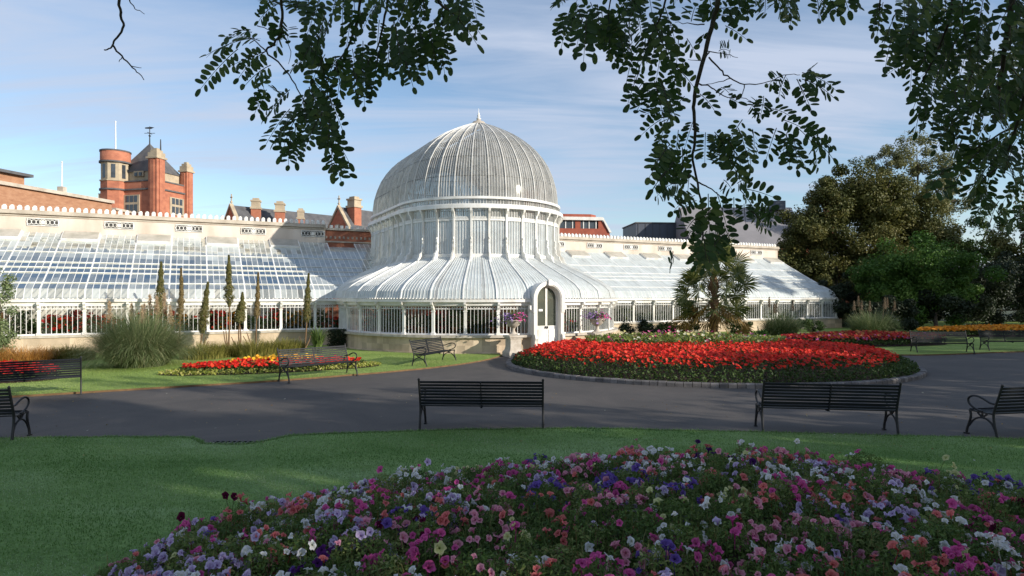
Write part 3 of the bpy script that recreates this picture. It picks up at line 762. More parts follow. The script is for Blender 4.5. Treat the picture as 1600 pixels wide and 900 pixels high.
def pier(l, r, w, z1, zc):
    rz = math.atan2(dl[1], dl[0])
    mb = MB(); mb.box(T3(l, r, z1 / 2), (w, w, z1), rz); mb.box(T3(l + w * .0, r, z1 / 2), (w * .45, w * 1.16, z1 - .04), rz); mb.box(T3(l, r, z1 / 2), (w * 1.16, w * .45, z1 - .06), rz)
    p_ = local(tw, mb).build('corner_pier', M['brick'], tw)
    mb = MB(); mb.box(T3(l, r, z1 + .08), (w * 1.3, w * 1.3, .16), rz); mb.box(T3(l, r, z1 + .36), (w * 1.05, w * 1.05, .42), rz); mb.box(T3(l, r, z1 + .68), (w * .75, w * .75, .26), rz); mb.box(T3(l, r, z1 + .88), (w * .4, w * .4, .2), rz)
    local(tw, mb).build('pier_cap', M['sand'], p_)
pier(.3, .3, .95, 14.9, 0); pier(.1, LR - .3, .8, 14.3, 0); pier(LW - .5, LR - .5, .9, 14.6, 0)
tc_ = T3(4.75, .1, 0)
mb = MB(); mb.lathe([(1.22, 0), (1.22, 13.0)], tc_, 8, smooth=False); mb.lathe([(1.25, 14.75), (1.25, 15.75), (1.1, 15.76)], tc_, 16, smooth=True); tu = local(tw, mb).build('turret', M['brick'], tw)
mb = MB(); mb.lathe([(1.18, 13.0), (1.18, 14.7)], tc_, 8, smooth=False); mb.lathe([(1.30, 12.95), (1.30, 13.05)], tc_, 8, smooth=False); local(tw, mb).build('turret_stonework', M['sand'], tu)
for q in ([(1.34, 14.66), (1.34, 14.80)], [(1.30, 15.70), (1.30, 15.82)], [(1.32, 12.12), (1.32, 12.26)]):
    mb = MB(); mb.lathe(q, tc_, 16); local(tw, mb).build('turret_band', M['slate'], tu)
for k in range(8):
    a = (k + .5) * PI / 4; rr = 1.18 * math.cos(PI / 8)
    mb = MB(); mb.box(tc_ + np.array((math.cos(a) * rr, math.sin(a) * rr, 13.85)), (.06, .34, 1.25), a); local(tw, mb).build('turret_window', M['pane_dark'], tu)
def mullion_window(l, r, face, w, z0, z1):
    d = dl if face == 'l' else drt; rz = math.atan2(d[1], d[0]); o = -drt if face == 'l' else -dl
    c = np.array((*(T2(l, r)), (z0 + z1) / 2)); o3 = np.array((*o, 0))
    mb = MB(); mb.box(c + o3 * .01, (w, .12, z1 - z0), rz); wf = local(tw, mb).build('window', M['sand'], tw)
    mb = MB(); d3 = np.array((*d, 0))
    for k in (-1, 0, 1):
        for zz_ in (-.22, .28): mb.box(c + o3 * .06 + d3 * (k * w * .27) + E3 * zz_ * (z1 - z0), (w * .21, .06, (z1 - z0) * (.40 if zz_ < 0 else .34)), rz)
    local(tw, mb).build('pane', M['pane_dark'], wf)
mullion_window(2.75, 0, 'l', 1.75, 10.0, 11.7); mullion_window(0, 2.35, 'r', 1.7, 10.0, 11.65)
mb = MB(); mb.box(T3(5.5, -.75, 11.35), (.42, .14, .95), math.atan2(dl[1], dl[0]) + .7); local(tw, mb).build('turret_slit', M['sand'], tu)
mb = MB(); mb.tube([tc_ + E3 * 15.7, tc_ + E3 * 17.0, tc_ + E3 * 18.55], [.07, .06, .045], 8); mb.lathe([(.0, 18.5), (.09, 18.58), (.0, 18.68)], tc_, 8); local(tw, mb).build('flagpole', M['pole'], tw)

# --- long brown brick range at the left
P0, P1 = np.array((-38.4, 34.5)), np.array((-33.9, 54.2))
hb = thing('brick_range', 'long brown brick building with a stone coping running back beside the tower', 'building', (P0[0], P0[1], 0))
mb = MB(); wbox(P0, P1, 0, 10.25, 8, mb); local(hb, mb).build('wall', M['brick_brown'], hb)
mb = MB(); u = (P1 - P0) / np.linalg.norm(P1 - P0); wbox(P0 + np.array((.25, 0)), P1 + np.array((.25, 0)), 10.25, 10.5, 8.3, mb); local(hb, mb).build('coping', M['coping'], hb)
mb = MB(); q0, q1 = P0 + np.array((-.15, 0)), P0 + u * 12.7 + np.array((-.15, 0)); wbox(q0, q1, 10.5, 11.15, 6, mb); local(hb, mb).build('upper_storey', M['brick_brown'], hb)
mb = MB(); wbox(q0 + np.array((.4, 0)), q1 + np.array((.4, 0)) + u * .3, 11.15, 11.35, 6.6, mb); local(hb, mb).build('upper_cornice', M['slate'], hb)
c_ = P0 + u * 15.9
mb = MB(); mb.tube([np.array((*c_, 10.6)) + np.array((-.3, 0, 0)), np.array((*c_, 12.85)) + np.array((-.3, 0, 0))], [.06, .04], 6); mb.lathe([(.03, 12.8), (.08, 12.87), (.02, 12.95)], (c_[0] - .3, c_[1], 0), 8); fp = local(hb, mb).build('flagpole', M['pole'], hb)
mb = MB(); mb.box((c_[0] - .3, c_[1], 10.7), (.45, .45, .5)); local(hb, mb).build('flagpole_base', M['coping'], fp)
lk = thing('link_block', 'low brown brick block between the long range and the tower', 'building', (-36.5, 56.5, 0))
mb = MB(); mb.box((-37.2, 58, 5.0), (4.4, 3, 10.0)); mb.box((-36.2, 56.2, 4.8), (1.0, 1.2, 9.6)); local(lk, mb).build('wall', M['brick_brown'], lk)
mb = MB(); mb.box((-37.2, 58, 10.1), (4.7, 3.3, .2)); local(lk, mb).build('coping', M['coping'], lk)
mb = MB(); mb.box((-36.0, 56.46, 9.0), (.5, .1, 1.3)); mb.box((-37.2, 56.46, 9.0), (.5, .1, 1.3)); local(lk, mb).build('window', M['pane_dark'], lk)

# --- two gabled houses with chimneys
def gabled(name, label, gx, gy, w, eave, apex, length, rot, finial=True):
    g_ = thing(name, label, 'house', (gx, gy, 0), rot)
    mb = MB(); mb.extrude([(-w / 2, 0, 0), (w / 2, 0, 0), (w / 2, 0, eave), (0, 0, apex), (-w / 2, 0, eave)], (0, length, 0)); mb.build('wall', M['brick'], g_)
    mb = MB(); sl = math.hypot(w / 2, apex - eave)
    for s_ in (-1, 1):
        a = np.array((s_ * (w / 2 + .25), .15, eave - .2)); b = np.array((0, .15, apex + .05))
        mb.extrude([a, b, b + E3 * .16, a + E3 * .16], (0, length, 0))
    rf_ = mb.build('roof', M['slate'], g_)
    mb = MB()
    for s_ in (-1, 1):
        a = np.array((s_ * (w / 2 + .1), -.1, eave - .1)); b = np.array((0, -.1, apex + .1))
        mb.extrude([a, b, b + E3 * .26, a + E3 * .26], (0, .36, 0))
    if finial: mb.tube([(0, .1, apex), (0, .1, apex + 1.25)], .06, 6); mb.box((0, .1, apex + .95), (.36, .1, .09)); mb.box((0, .1, apex + .5), (.18, .18, .12))
    mb.build('gable_coping', M['sand'], g_)
    return g_, rf_
def chimney(name, label, x, y, w, z0, z1, parent=None, rz=.2):
    if parent is None: c = thing(name, label, 'chimney', (x, y, 0), rz); ox, oy = 0, 0
    else: c = parent; ox, oy = x, y
    mb = MB(); mb.box((ox, oy, (z0 + z1) / 2), (w, w * .8, z1 - z0), rz if parent else 0); st = mb.build('chimney_stack' if parent else 'stack', M['brick'], c)
    mb = MB(); mb.box((ox, oy, z1 + .1), (w * 1.18, w, .2), rz if parent else 0); mb.box((ox, oy, z1 + .45), (w * .95, w * .78, .5), rz if parent else 0); mb.box((ox, oy, z1 + .78), (w * 1.12, w * .92, .16), rz if parent else 0)
    mb.box((ox, oy, z1 + .95), (w * .7, w * .55, .2), rz if parent else 0)
    mb.build('chimney_cap' if parent else 'cap', M['sand'], st)
    return c
g1, r1 = gabled('gabled_house', 'orange brick gable with a stone cross finial and dark slate roof right of the tower', -26.4, 60, 3.2, 9.0, 10.75, 11, -.75)
p = px(400, 0, 61); 
def block(name, label, x, y, sx, sy, h, rz, m='brick', roof=None, rh=1.6):
    b = thing(name, label, 'building', (x, y, 0), rz)
    mb = MB(); mb.box((0, 0, h / 2), (sx, sy, h)); mb.build('wall', M[m], b)
    if roof:
        mb = MB(); a = .3
        V = [(-sx / 2 - a, -sy / 2 - a, h), (sx / 2 + a, -sy / 2 - a, h), (sx / 2 + a, sy / 2 + a, h), (-sx / 2 - a, sy / 2 + a, h), (-sx / 2 + sy / 2, 0, h + rh), (sx / 2 - sy / 2, 0, h + rh)]
        mb.add(V[:4], [[3, 2, 1, 0]]); mb.add([V[0], V[1], V[5], V[4]], [[0, 1, 2, 3]]); mb.add([V[2], V[3], V[4], V[5]], [[0, 1, 2, 3]]); mb.add([V[1], V[2], V[5]], [[0, 1, 2]]); mb.add([V[3], V[0], V[4]], [[0, 1, 2]])
        mb.build('roof', M[roof], b)
    return b
hx = px(425, 0, 66)
hs = block('terrace', 'low brick terrace with a dark slate roof behind the row of chimneys', hx[0] + 1, 67, 13, 5, 8.3, .1, 'brick', 'slate', 1.3)
for (pxx, ytop, w, lab) in ((400, 327, .8, 'tall brick chimney with sandstone cap nearest the gable with the cross'), (437.5, 332, .85, 'middle brick chimney with sandstone cap in the row of three'), (470, 343, .6, 'short brick chimney on the right of the row of three')):
    q = px(pxx, ytop, 61); chimney('chimney', lab, q[0], q[1], w, 0, q[2])
g2, r2 = gabled('gabled_house', 'orange brick gable with chimney close to the left of the glass dome', -16.3, 60, 2.9, 8.7, 10.6, 9, -.62)
chimney('c', '', 0.85, 1.2, 1.05, 8.3, 10.75, g2, 0)
mb = MB(); mb.box((0, -.03, 8.7), (.5, .1, .9)); wf = mb.build('window', M['sand'], g2); mb = MB(); mb.box((0, -.07, 8.7), (.28, .08, .65)); mb.build('pane', M['pane_dark'], wf)
mb = MB(); mb.extrude([(-1.6, -.02, 7.0), (-2.9, -.02, 7.0), (-2.9, -.02, 9.1), (-1.6, -.02, 9.1)], (0, 3, 0)); mb.build('side_wing', M['brick'], g2)

# --- red roofed block with a ribbon window, right of the dome
rb = thing('red_roofed_block', 'red brick block with a white framed ribbon window under a red tiled roof', 'building', (px(908, 0, 72)[0], 72, 0), .12)
def zat(y, Y): return H - (y - 463) / 1000 * Y
mb = MB(); mb.box((0, 2.5, zat(357, 72) / 2), (6.6, 5, zat(357, 72))); mb.build('wall', M['brick_red'], rb)
mb = MB(); mb.box((-.4, 2.5, (zat(357, 72) + zat(346, 72)) / 2), (4.6, 4.6, zat(346, 72) - zat(357, 72))); wf = mb.build('window', M['pane_dark'], rb)
mb = MB()
zt = zat(343, 72)
mb.box((-.2, 2.3, zt + .1), (5.4, 5.0, .36))
for q in (-2.5, -1.75, -.95, .3, .95, 1.75): mb.box((q, .16, (zat(357, 72) + zt) / 2), (.10, .1, zt - zat(357, 72)))
mb.extrude([(2.3, -.15, zt + .28), (2.5, -.15, zt + .28), (3.5, -.15, zat(363, 72)), (3.25, -.15, zat(363, 72))], (0, .3, 0)); mb.build('window_frame', M['white'], wf)
mb = MB(); mb.extrude([(2.0, .02, zt - .05), (2.35, .02, zt), (3.3, .02, zat(360, 72)), (2.0, .02, zat(357, 72))], (0, 4.6, 0)); mb.box((-.35, .2, (zat(357, 72) + zt) / 2), (.6, .24, zt - zat(357, 72))); mb.build('brick_pier', M['brick_red'], rb)
mb = MB(); mb.prism([(-2.9, .3), (1.2, .3), (2.0, 1.2), (2.0, 4.6), (-2.9, 4.6)], zt + .28, zat(334, 72)); mb.build('roof', M['tile'], rb)

# --- grey clad block and the big slate roof behind the right wing
q = px(1031, 0, 74)
gb = thing('grey_clad_block', 'flat roofed dark grey clad block behind the right glass wing', 'building', (q[0], 74, 0), .08)
mb = MB(); mb.box((0, 3, zat(349, 74) / 2), (5.6, 6, zat(349, 74))); mb.build('wall', M['panel'], gb)
mb = MB(); mb.box((0, 3, zat(349, 74) + .06), (5.8, 6.2, .12)); mb.build('roof_edge', M['slate'], gb)
mb = MB()
for k in range(7): mb.box((-2.55 + k * .85, -.02, zat(349, 74) / 2), (.03, .05, zat(349, 74) - .1))
mb.build('panel_seams', M['slate'], gb)
q = px(1172, 0, 68)
sb = thing('slate_roofed_hall', 'brick hall with a broad grey slate roof behind the right glass wing', 'building', (q[0], 68, 0), 0)
we = zat(385, 68); wr = zat(326, 74)
mb = MB(); mb.box((0, 5, we / 2), (12.5, 10, we)); mb.build('wall', M['brick'], sb)
mb = MB(); mb.box((0, 4.9, we + .12), (12.9, 10.3, .24)); mb.build('eave', M['slate'], sb)
mb = MB()
mb.extrude([(-6.3, -.3, we + .24), (-6.3, 5, wr), (-6.3, 10.3, we + .24)], (12.8, 0, 0)); rf_ = mb.build('roof', M['slate_pale'], sb)
mb = MB(); mb.box((4.6, 4.4, wr + .1), (1.6, 1.2, 1.0)); mb.build('roof_box', M['panel'], rf_)
hr = thing('brick_hall', 'orange brick wall glimpsed through the dark trees behind the right wing end', 'building', (30, 66, 0))
mb = MB(); mb.box((2, 3, 3.1), (13, 6, 6.2)); mb.build('wall', M['brick'], hr)
mb = MB(); mb.box((2, 3, 6.3), (13.4, 6.4, .3)); mb.build('roof_edge', M['slate'], hr)
for k in range(6):
    mb = MB(); mb.box((-3.6 + k * 2.2, -.03, 4.8), (1.1, .12, 1.8)); mb.build('window', M['pane_dark'], hr)
mb = MB(); mb.box((4.3, 3, 9.8), (1.0, 1.0, 5.0)); mb.build('chimney', M['brick'], hr)
# ------------------------------------------------------------------ vegetation helpers
def unit(n):
    v = R.normal(0, 1, (n, 3)); return v / np.linalg.norm(v, axis=1)[:, None]
def frame(nrm):
    n = nrm / (np.linalg.norm(nrm, axis=1)[:, None] + 1e-9)
    r = unit(len(n)); a = np.cross(n, r); a /= np.linalg.norm(a, axis=1)[:, None] + 1e-9
    return n, a, np.cross(n, a)
def leaves(mb, c, size, nrm=None, rnd=None, aspect=.55, mat=0, var=.35):
    """rhombic leaves folded a little along the midrib"""
    n = len(c); nrm = unit(n) if nrm is None else nrm
    nn, a, b = frame(nrm); s = (size * (1 + R.uniform(-var, var, n)))[:, None]
    tip = c + a * s * .5; base = c - a * s * .5; l = c + b * s * aspect * .5 + nn * s * .08; r = c - b * s * aspect * .5 + nn * s * .08
    V = np.stack([base, r, tip, l], 1).reshape(-1, 3)
    i = np.arange(n)[:, None] * 4
    mb.add(V, i + np.array([[0, 1, 2, 3]]), mat, R.random(n) if rnd is None else rnd)
def blooms(mb, c, size, rnd, nrm=None, k=6, cup=.25, mat=0):
    n = len(c)
    if nrm is None: nrm = unit(n) * .55 + np.array((0, -.25, .8))
    nn, a, b = frame(nrm); s = (size * (1 + R.uniform(-.3, .3, n)))[:, None] * .5
    ang = np.arange(k) * 2 * PI / k
    rim = [c + (a * math.cos(t) + b * math.sin(t)) * s * (1 + R.uniform(-.2, .2, (n, 1))) + nn * s * (cup + R.uniform(-.15, .15, (n, 1))) for t in ang]
    V = np.stack([c] + rim, 1).reshape(-1, 3); i = np.arange(n)[:, None, None] * (k + 1)
    f = np.array([[0, 1 + j, 1 + (j + 1) % k] for j in range(k)])[None]
    mb.add(V, (i + f).reshape(-1, 3), mat, np.repeat(rnd, k))
def blades(mb, base, tip_dir, length, width, bend, rnd=None, seg=4, mat=0, lean=0.0):
    """arching grass blades; base (n,3), tip_dir horizontal unit (n,3)"""
    n = len(base); t = np.linspace(0, 1, seg + 1)
    side = np.cross(tip_dir, (0, 0, 1.)); P = []
    h = np.zeros(n); o = np.zeros(n); q0 = 0
    for q in t:
        qm = (q + q0) / 2; th = lean + bend * 1.75 * qm ** 1.4; h = h + length * (q - q0) * np.cos(th); o = o + length * (q - q0) * np.sin(th); q0 = q
        c = base + np.array((0, 0, 1.)) * h[:, None] + tip_dir * o[:, None]
        w = (width * (1 - q ** 1.6) * .5 + .0008)[:, None]
        P += [c - side * w, c + side * w]
    V = np.stack(P, 1).reshape(-1, 3); k = 2 * (seg + 1)
    f = np.array([[2 * j, 2 * j + 1, 2 * j + 3, 2 * j + 2] for j in range(seg)])[None]
    i = np.arange(n)[:, None, None] * k
    mb.add(V, (i + f).reshape(-1, 4), mat, np.repeat(R.random(n) if rnd is None else rnd, seg))
def crown(mb, lobes, n, size, clumps=14, spread=.34, flat=.8, shell=.55):
    """lobes (x,y,z,rx,ry,rz) -> clumps near their surface -> leaves"""
    L = np.array(lobes, float); w = (L[:, 3] * L[:, 4] * L[:, 5]) ** .667; w /= w.sum()
    for l, ww in zip(L, w):
        rad = l[3:]; nc = max(4, int(clumps * len(L) * ww))
        d = unit(nc); rr = R.uniform(shell, 1.0, nc)[:, None]
        cc = l[:3] + d * rad * rr; cr = rad.mean() * spread * R.uniform(.6, 1.35, nc)
        m = max(1, int(n * ww / nc))
        tone = R.uniform(0, 1, nc)
        for c, r, tn in zip(cc, cr, tone):
            k = int(m * R.uniform(.6, 1.4)); u = unit(k); q = c + u * (r * R.random(k) ** .4)[:, None] * (1, 1, flat)
            nn = u * .6 + unit(k) * .6 + np.array((0, 0, .35))
            leaves(mb, q, size, nn, np.clip(tn * .5 + R.random(k) * .5, 0, 1), .6)
def tree(name, label, cat, loc, lobes, trunk_h, trunk_r, n, size, mat, group=None, clumps=14, spread=.34, limbs=True, flat=.8, shell=.55, trunk_mat='bark'):
    t = thing(name, label, cat, loc, 0, group)
    mb = MB(); j = R.normal(0, .06, (5, 2)) * trunk_h * .3
    pts = [(j[i, 0] * i / 4, j[i, 1] * i / 4, trunk_h * i / 4) for i in range(5)]
    mb.tube(pts, np.array([1.35, 1.0, .9, .8, .65]) * trunk_r, 9)
    top = np.array(pts[-1])
    if limbs:
        for l in lobes:
            e = np.array(l[:3]); m = (top + e) / 2 + R.normal(0, .06, 3) * np.linalg.norm(e - top)
            st = np.array(pts[3 if R.random() < .5 else 4])
            q = smooth_line([st, m, e], 4); mb.tube(q, np.linspace(trunk_r * .45, trunk_r * .12, len(q)), 6)
            for _ in range(3):
                e2 = e + unit(1)[0] * np.array(l[3:]) * .8; mb.tube([m, (m + e2) / 2 + R.normal(0, .1, 3), e2], [trunk_r * .18, trunk_r * .12, trunk_r * .04], 5)
    mb.build('trunk', M[trunk_mat], t)
    mb = MB(); crown(mb, lobes, n, size, clumps, spread, flat, shell); mb.build('crown', mat, t)
    return t
M['leaf_mid'] = leafm('leaf_mid', [(0, (.030, .060, .014)), (.5, (.055, .095, .022)), (1, (.085, .125, .030))])
M['leaf_lime'] = leafm('leaf_lime', [(0, (.10, .15, .03)), (1, (.20, .24, .05))])
M['leaf_dark'] = leafm('leaf_dark', [(0, (.016, .026, .012)), (1, (.035, .050, .020))], .2)
M['leaf_olive'] = leafm('leaf_olive', [(0, (.050, .062, .016)), (.5, (.098, .106, .025)), (1, (.175, .150, .040))], .25)
M['leaf_fresh'] = leafm('leaf_fresh', [(0, (.038, .092, .014)), (.5, (.075, .155, .024)), (1, (.12, .195, .034))], .35)
M['leaf_pale'] = leafm('leaf_pale', [(0, (.13, .145, .06)), (1, (.26, .26, .12))], .4)
M['leaf_robinia'] = leafm('leaf_robinia', [(0, (.022, .048, .015)), (.6, (.042, .080, .022)), (1, (.11, .145, .042))], .42, .6)
M['pampas'] = leafm('pampas_blade', [(0, (.09, .135, .05)), (.5, (.18, .235, .10)), (.85, (.30, .33, .17)), (1, (.42, .38, .22))], .3)
M['plume'] = leafm('pampas_plume', [(0, (.42, .30, .18)), (1, (.62, .48, .32))], .4)
M['plume_shaded'] = leafm('shaded_plume', [(0, (.17, .12, .075)), (1, (.28, .21, .14))], .3)  # darker copy of the plume for shaded clumps, shade put into the colour
M['sedge'] = leafm('orange_sedge', [(0, (.30, .13, .025)), (.5, (.46, .21, .045)), (1, (.55, .31, .09))], .3)
M['border'] = leafm('border_grass', [(0, (.13, .14, .03)), (.5, (.21, .20, .045)), (1, (.32, .27, .08))], .3)
M['echium'] = leafm('echium_leaf', [(0, (.075, .085, .022)), (.5, (.13, .125, .035)), (1, (.20, .165, .06))], .25)
M['echium_brown'] = leafm('echium_seed', [(0, (.14, .10, .04)), (.5, (.20, .15, .06)), (1, (.27, .20, .09))], .2)
M['palm'] = leafm('palm_leaf', [(0, (.05, .08, .024)), (.6, (.13, .155, .045)), (1, (.28, .27, .09))], .3, .4)
M['palm_old'] = leafm('palm_leaf_old', [(0, (.20, .12, .035)), (1, (.34, .22, .07))], .3)
M['yucca'] = leafm('yucca_leaf', [(0, (.07, .12, .03)), (1, (.16, .22, .07))], .25, .4)
M['petal_urn'] = leafm('petal_urn', [(0, (.34, .20, .50)), (.45, (.42, .25, .55)), (.5, (.62, .06, .25)), (1, (.72, .12, .35))], .3)
M['petal_red'] = leafm('petal_red', [(0, (.50, .012, .008)), (.5, (.66, .022, .010)), (1, (.75, .06, .020))], .25)
M['petal_dkred'] = leafm('petal_dark_red', [(0, (.36, .012, .012)), (.7, (.48, .03, .02)), (.72, (.40, .10, .03)), (1, (.45, .22, .06))], .25)
M['petal_orange'] = leafm('petal_orange', [(0, (.62, .20, .01)), (1, (.75, .34, .02))], .25)
M['petal_yellow'] = leafm('petal_yellow', [(0, (.72, .30, .01)), (1, (.80, .50, .03))], .25)
M['petal_mixed'] = leafm('petal_mixed', [(0, (.62, .58, .38)), (.35, (.60, .56, .22)), (.40, (.60, .56, .22)), (.46, (.62, .60, .50)), (.55, (.62, .60, .50)), (.58, (.55, .04, .16)), (.78, (.50, .10, .30)), (.80, (.60, .03, .02)), (1, (.60, .03, .02))], .3)
M['petal_pinkpurple'] = leafm('petal_pink_purple', [(0, (.36, .06, .22)), (1, (.52, .12, .34))], .3)
M['edging'] = leafm('edging_leaf', [(0, (.16, .22, .03)), (.5, (.34, .36, .06)), (1, (.55, .50, .20))], .3)
# ------------------------------------------------------------------ park benches
def make_bench(label, length=2.25):
    t = thing('park_bench', label, 'bench', group='black slatted park benches round the path')
    hl = length / 2
    mb = MB()                                   # seat slats, front to back
    for k in range(9):
        y = .235 - k * .053; z = .430 - .012 * math.sin(k / 8 * PI) + (.012 if k == 0 else 0)
        mb.box((0, y, z), (length - .06, .036, .020), 0, 0, R.random())
    mb.box((0, .20, .40), (.035, .03, .03)); mb.box((0, 0, .405), (.035, .46, .02)); mb.build('seat', M['slat'], t)
    mb = MB()
    for k in range(8):
        f = k / 7; y = -.215 - .115 * f; z = .475 + .395 * f
        mb.sweep([(-hl + .03, y, z), (hl - .03, y, z)], [(0, .28, -.96)] * 2, [(0, .96, .28)] * 2, .040, .020, 0, R.random())
    mb.beam((0, -.23, .44), (0, -.352, .88), .05, .014, (1, 0, 0)); mb.build('backrest', M['slat'], t)
    for s_ in (-1, 1):
        x = s_ * (hl - .02)
        def tb(pts, r0, r1=None, n=6): 
            p = smooth_line([(x, y, z) for y, z in pts], 5); m_ = MB(); m_.tube(p, np.linspace(r0, r1 or r0, len(p)), n); return m_
        m_ = tb([(-.275, 0), (-.25, .12), (-.215, .28), (-.205, .42), (-.24, .56), (-.30, .74), (-.355, .91)], .022, .019); m_.box((x, -.275, .012), (.05, .08, .024)); m_.lathe([(.012, .90), (.026, .915), (.012, .945)], (x, -.357, 0), 8); m_.build('rear_leg', M['iron'], t)
        m_ = tb([(.30, 0), (.285, .10), (.235, .24), (.215, .34), (.235, .43)], .022, .020); m_.box((x, .30, .012), (.05, .08, .024)); m_.build('front_leg', M['iron'], t)
        m_ = tb([(-.25, .60), (-.15, .605), (-.05, .645), (.08, .685), (.20, .675), (.265, .62), (.255, .55), (.20, .50), (.10, .455), (.0, .435)], .019, .017)
        m_.build('armrest', M['iron'], t)
        m_ = tb([(-.23, .16), (-.17, .26), (-.06, .325), (.06, .325), (.17, .26), (.25, .15)], .016); 
        for y0, z0, y1, z1 in ((-.2, .42, .24, .42), (0, .33, 0, .42), (-.09, .41, 0, .33), (.09, .41, 0, .33)): m_.beam((x, y0, z0), (x, y1, z1), .022, .022, (1, 0, 0))
        m_.build('end_bracket', M['iron'], t)
    return t
def facing(dx_, dy_): return math.atan2(-dx_, dy_)      # rotation so that local +y looks along (dx,dy)
def place(first, length_from, length_to, depth_dir, label):
    pass
bench0 = make_bench('black slatted bench seen from behind, standing in the middle before the foreground flower bed')
bench0.location = (-.54, 11.70, 0.0); bench0.rotation_euler = (0, 0, facing(.05, 1) + .0)
def bench_at(x, y, dx_, dy_, label): return dup(bench0, (x, y, 0.0), facing(dx_, dy_), label)
bench_at(5.55, 11.37, .15, 1, 'black bench seen from behind, in front of the right half of the red flower bed')
bench_at(9.10, 11.13, -.2, .98, 'black bench cut by the right edge of the photo, only its left end showing')
bench_at(-9.33, 10.50, -.22, .97, 'black bench cut by the left edge, curled armrest showing beside the near lawn')
bench_at(-11.57, 15.20, -.56, .83, 'black bench seen from behind on the lawn edge, red flowers showing through its slats')
d_ = np.array((.67, .74)); f_ = np.array((.74, -.67))
c_ = np.array((-6.36, 17.85)) + d_ * 1.1
bench_at(c_[0], c_[1], f_[0], f_[1], 'black bench beside the path in front of the oval flower bed on the left lawn')
d_ = np.array((.36, .93)); c_ = np.array((-3.12, 21.5)) + d_ * 1.1
bench_at(c_[0], c_[1], .93, -.36, 'small looking black bench facing right just left of the glasshouse door')
bench_at(18.1, 26.95, -.12, -1, 'far black bench facing the path in front of the dark red flower strip')
bench_at(21.75, 28.0, .02, -1, 'farthest black bench at the right edge in front of the orange flower strip')

# ------------------------------------------------------------------ urns on pedestals by the door
def urn_set(x, y, where, fl):
    p_ = thing('pedestal', f'pale stone pedestal {where} carrying a flower urn', 'pedestal', (x, y, 0), GH_RZ, 'stone pedestals beside the door')
    mb = MB(); mb.box((0, 0, .09), (.66, .66, .18)); 
    a = np.array([(.33, .18), (.26, .28), (.235, .40)])
    for (w0, z0), (w1, z1) in zip(a[:-1], a[1:]):
        V = [(sx * w0, sy * w0, z0) for sx, sy in ((-1, -1), (1, -1), (1, 1), (-1, 1))] + [(sx * w1, sy * w1, z1) for sx, sy in ((-1, -1), (1, -1), (1, 1), (-1, 1))]
        mb.add(V, [[0, 1, 5, 4], [1, 2, 6, 5], [2, 3, 7, 6], [3, 0, 4, 7]])
    mb.build('plinth', M['urnstone'], p_)
    mb = MB(); mb.box((0, 0, .55), (.47, .47, .34)); mb.build('shaft', M['urnstone'], p_)
    mb = MB(); mb.box((0, 0, .75), (.54, .54, .06)); mb.box((0, 0, .81), (.62, .62, .07)); mb.build('cap', M['urnstone'], p_)
    u_ = thing('urn', f'weathered stone urn standing on the pedestal {where}', 'urn', (x, y, .845), 0, 'stone urns beside the door')
    mb = MB(); mb.box((0, 0, .03), (.36, .36, .06)); mb.lathe([(.16, .06), (.13, .10), (.07, .16), (.065, .24), (.10, .30)], n=20); mb.build('foot', M['urnstone'], u_)
    mb = MB(); mb.lathe([(.08, .30), (.17, .34), (.26, .43), (.30, .53), (.33, .56), (.36, .58), (.36, .61), (.30, .61), (.27, .57), (.01, .56)], n=24); mb.build('bowl', M['urnstone'], u_)
    pl = thing('urn_flowers', f'{fl} trailing flowers filling the urn on the pedestal {where}', 'flowers', (x, y, 1.42), 0, 'flowers in the stone urns')
    mb = MB(); leaves(mb, R.normal(0, 1, (420, 3)) * (.22, .22, .09) + (0, 0, .10), .07); mb.build('foliage', M['leaf_mid'], pl)['kind'] = 'stuff'
    mb = MB(); c = R.normal(0, 1, (150, 3)) * (.28, .28, .08) + (0, 0, .18); c[:, 2] -= .25 * np.maximum(np.hypot(c[:, 0], c[:, 1]) - .30, 0)
    blooms(mb, c, .085, np.where(c[:, 0] < 0, R.random(150) * .5, .4 + R.random(150) * .6)); mb.build('blooms', M['petal_urn'], pl)['kind'] = 'stuff'
    mb = MB(); k = R.normal(0, 1, (26, 3)) * (.10, .10, .02) + (0, 0, .12)
    for q in k: mb.tube([q, q + np.array((R.normal(0, .03), R.normal(0, .03), .22 + .12 * R.random()))], [.008, .003], 4)
    mb.build('stems', M['leaf_lime'], pl)['kind'] = 'stuff'
urn_set(.05, 25.55, 'left of the door', 'lilac and pink')
urn_set(3.62, 27.25, 'right of the door', 'pink and mauve')

# ------------------------------------------------------------------ flower beds
def in_ellipse(n, cx, cy, a, b, rot=0, pw=.5):
    r = R.random(n) ** pw; t = R.uniform(0, 2 * PI, n); x, y = r * np.cos(t) * a, r * np.sin(t) * b
    c, s_ = math.cos(rot), math.sin(rot)
    return np.c_[cx + x * c - y * s_, cy + x * s_ + y * c], r
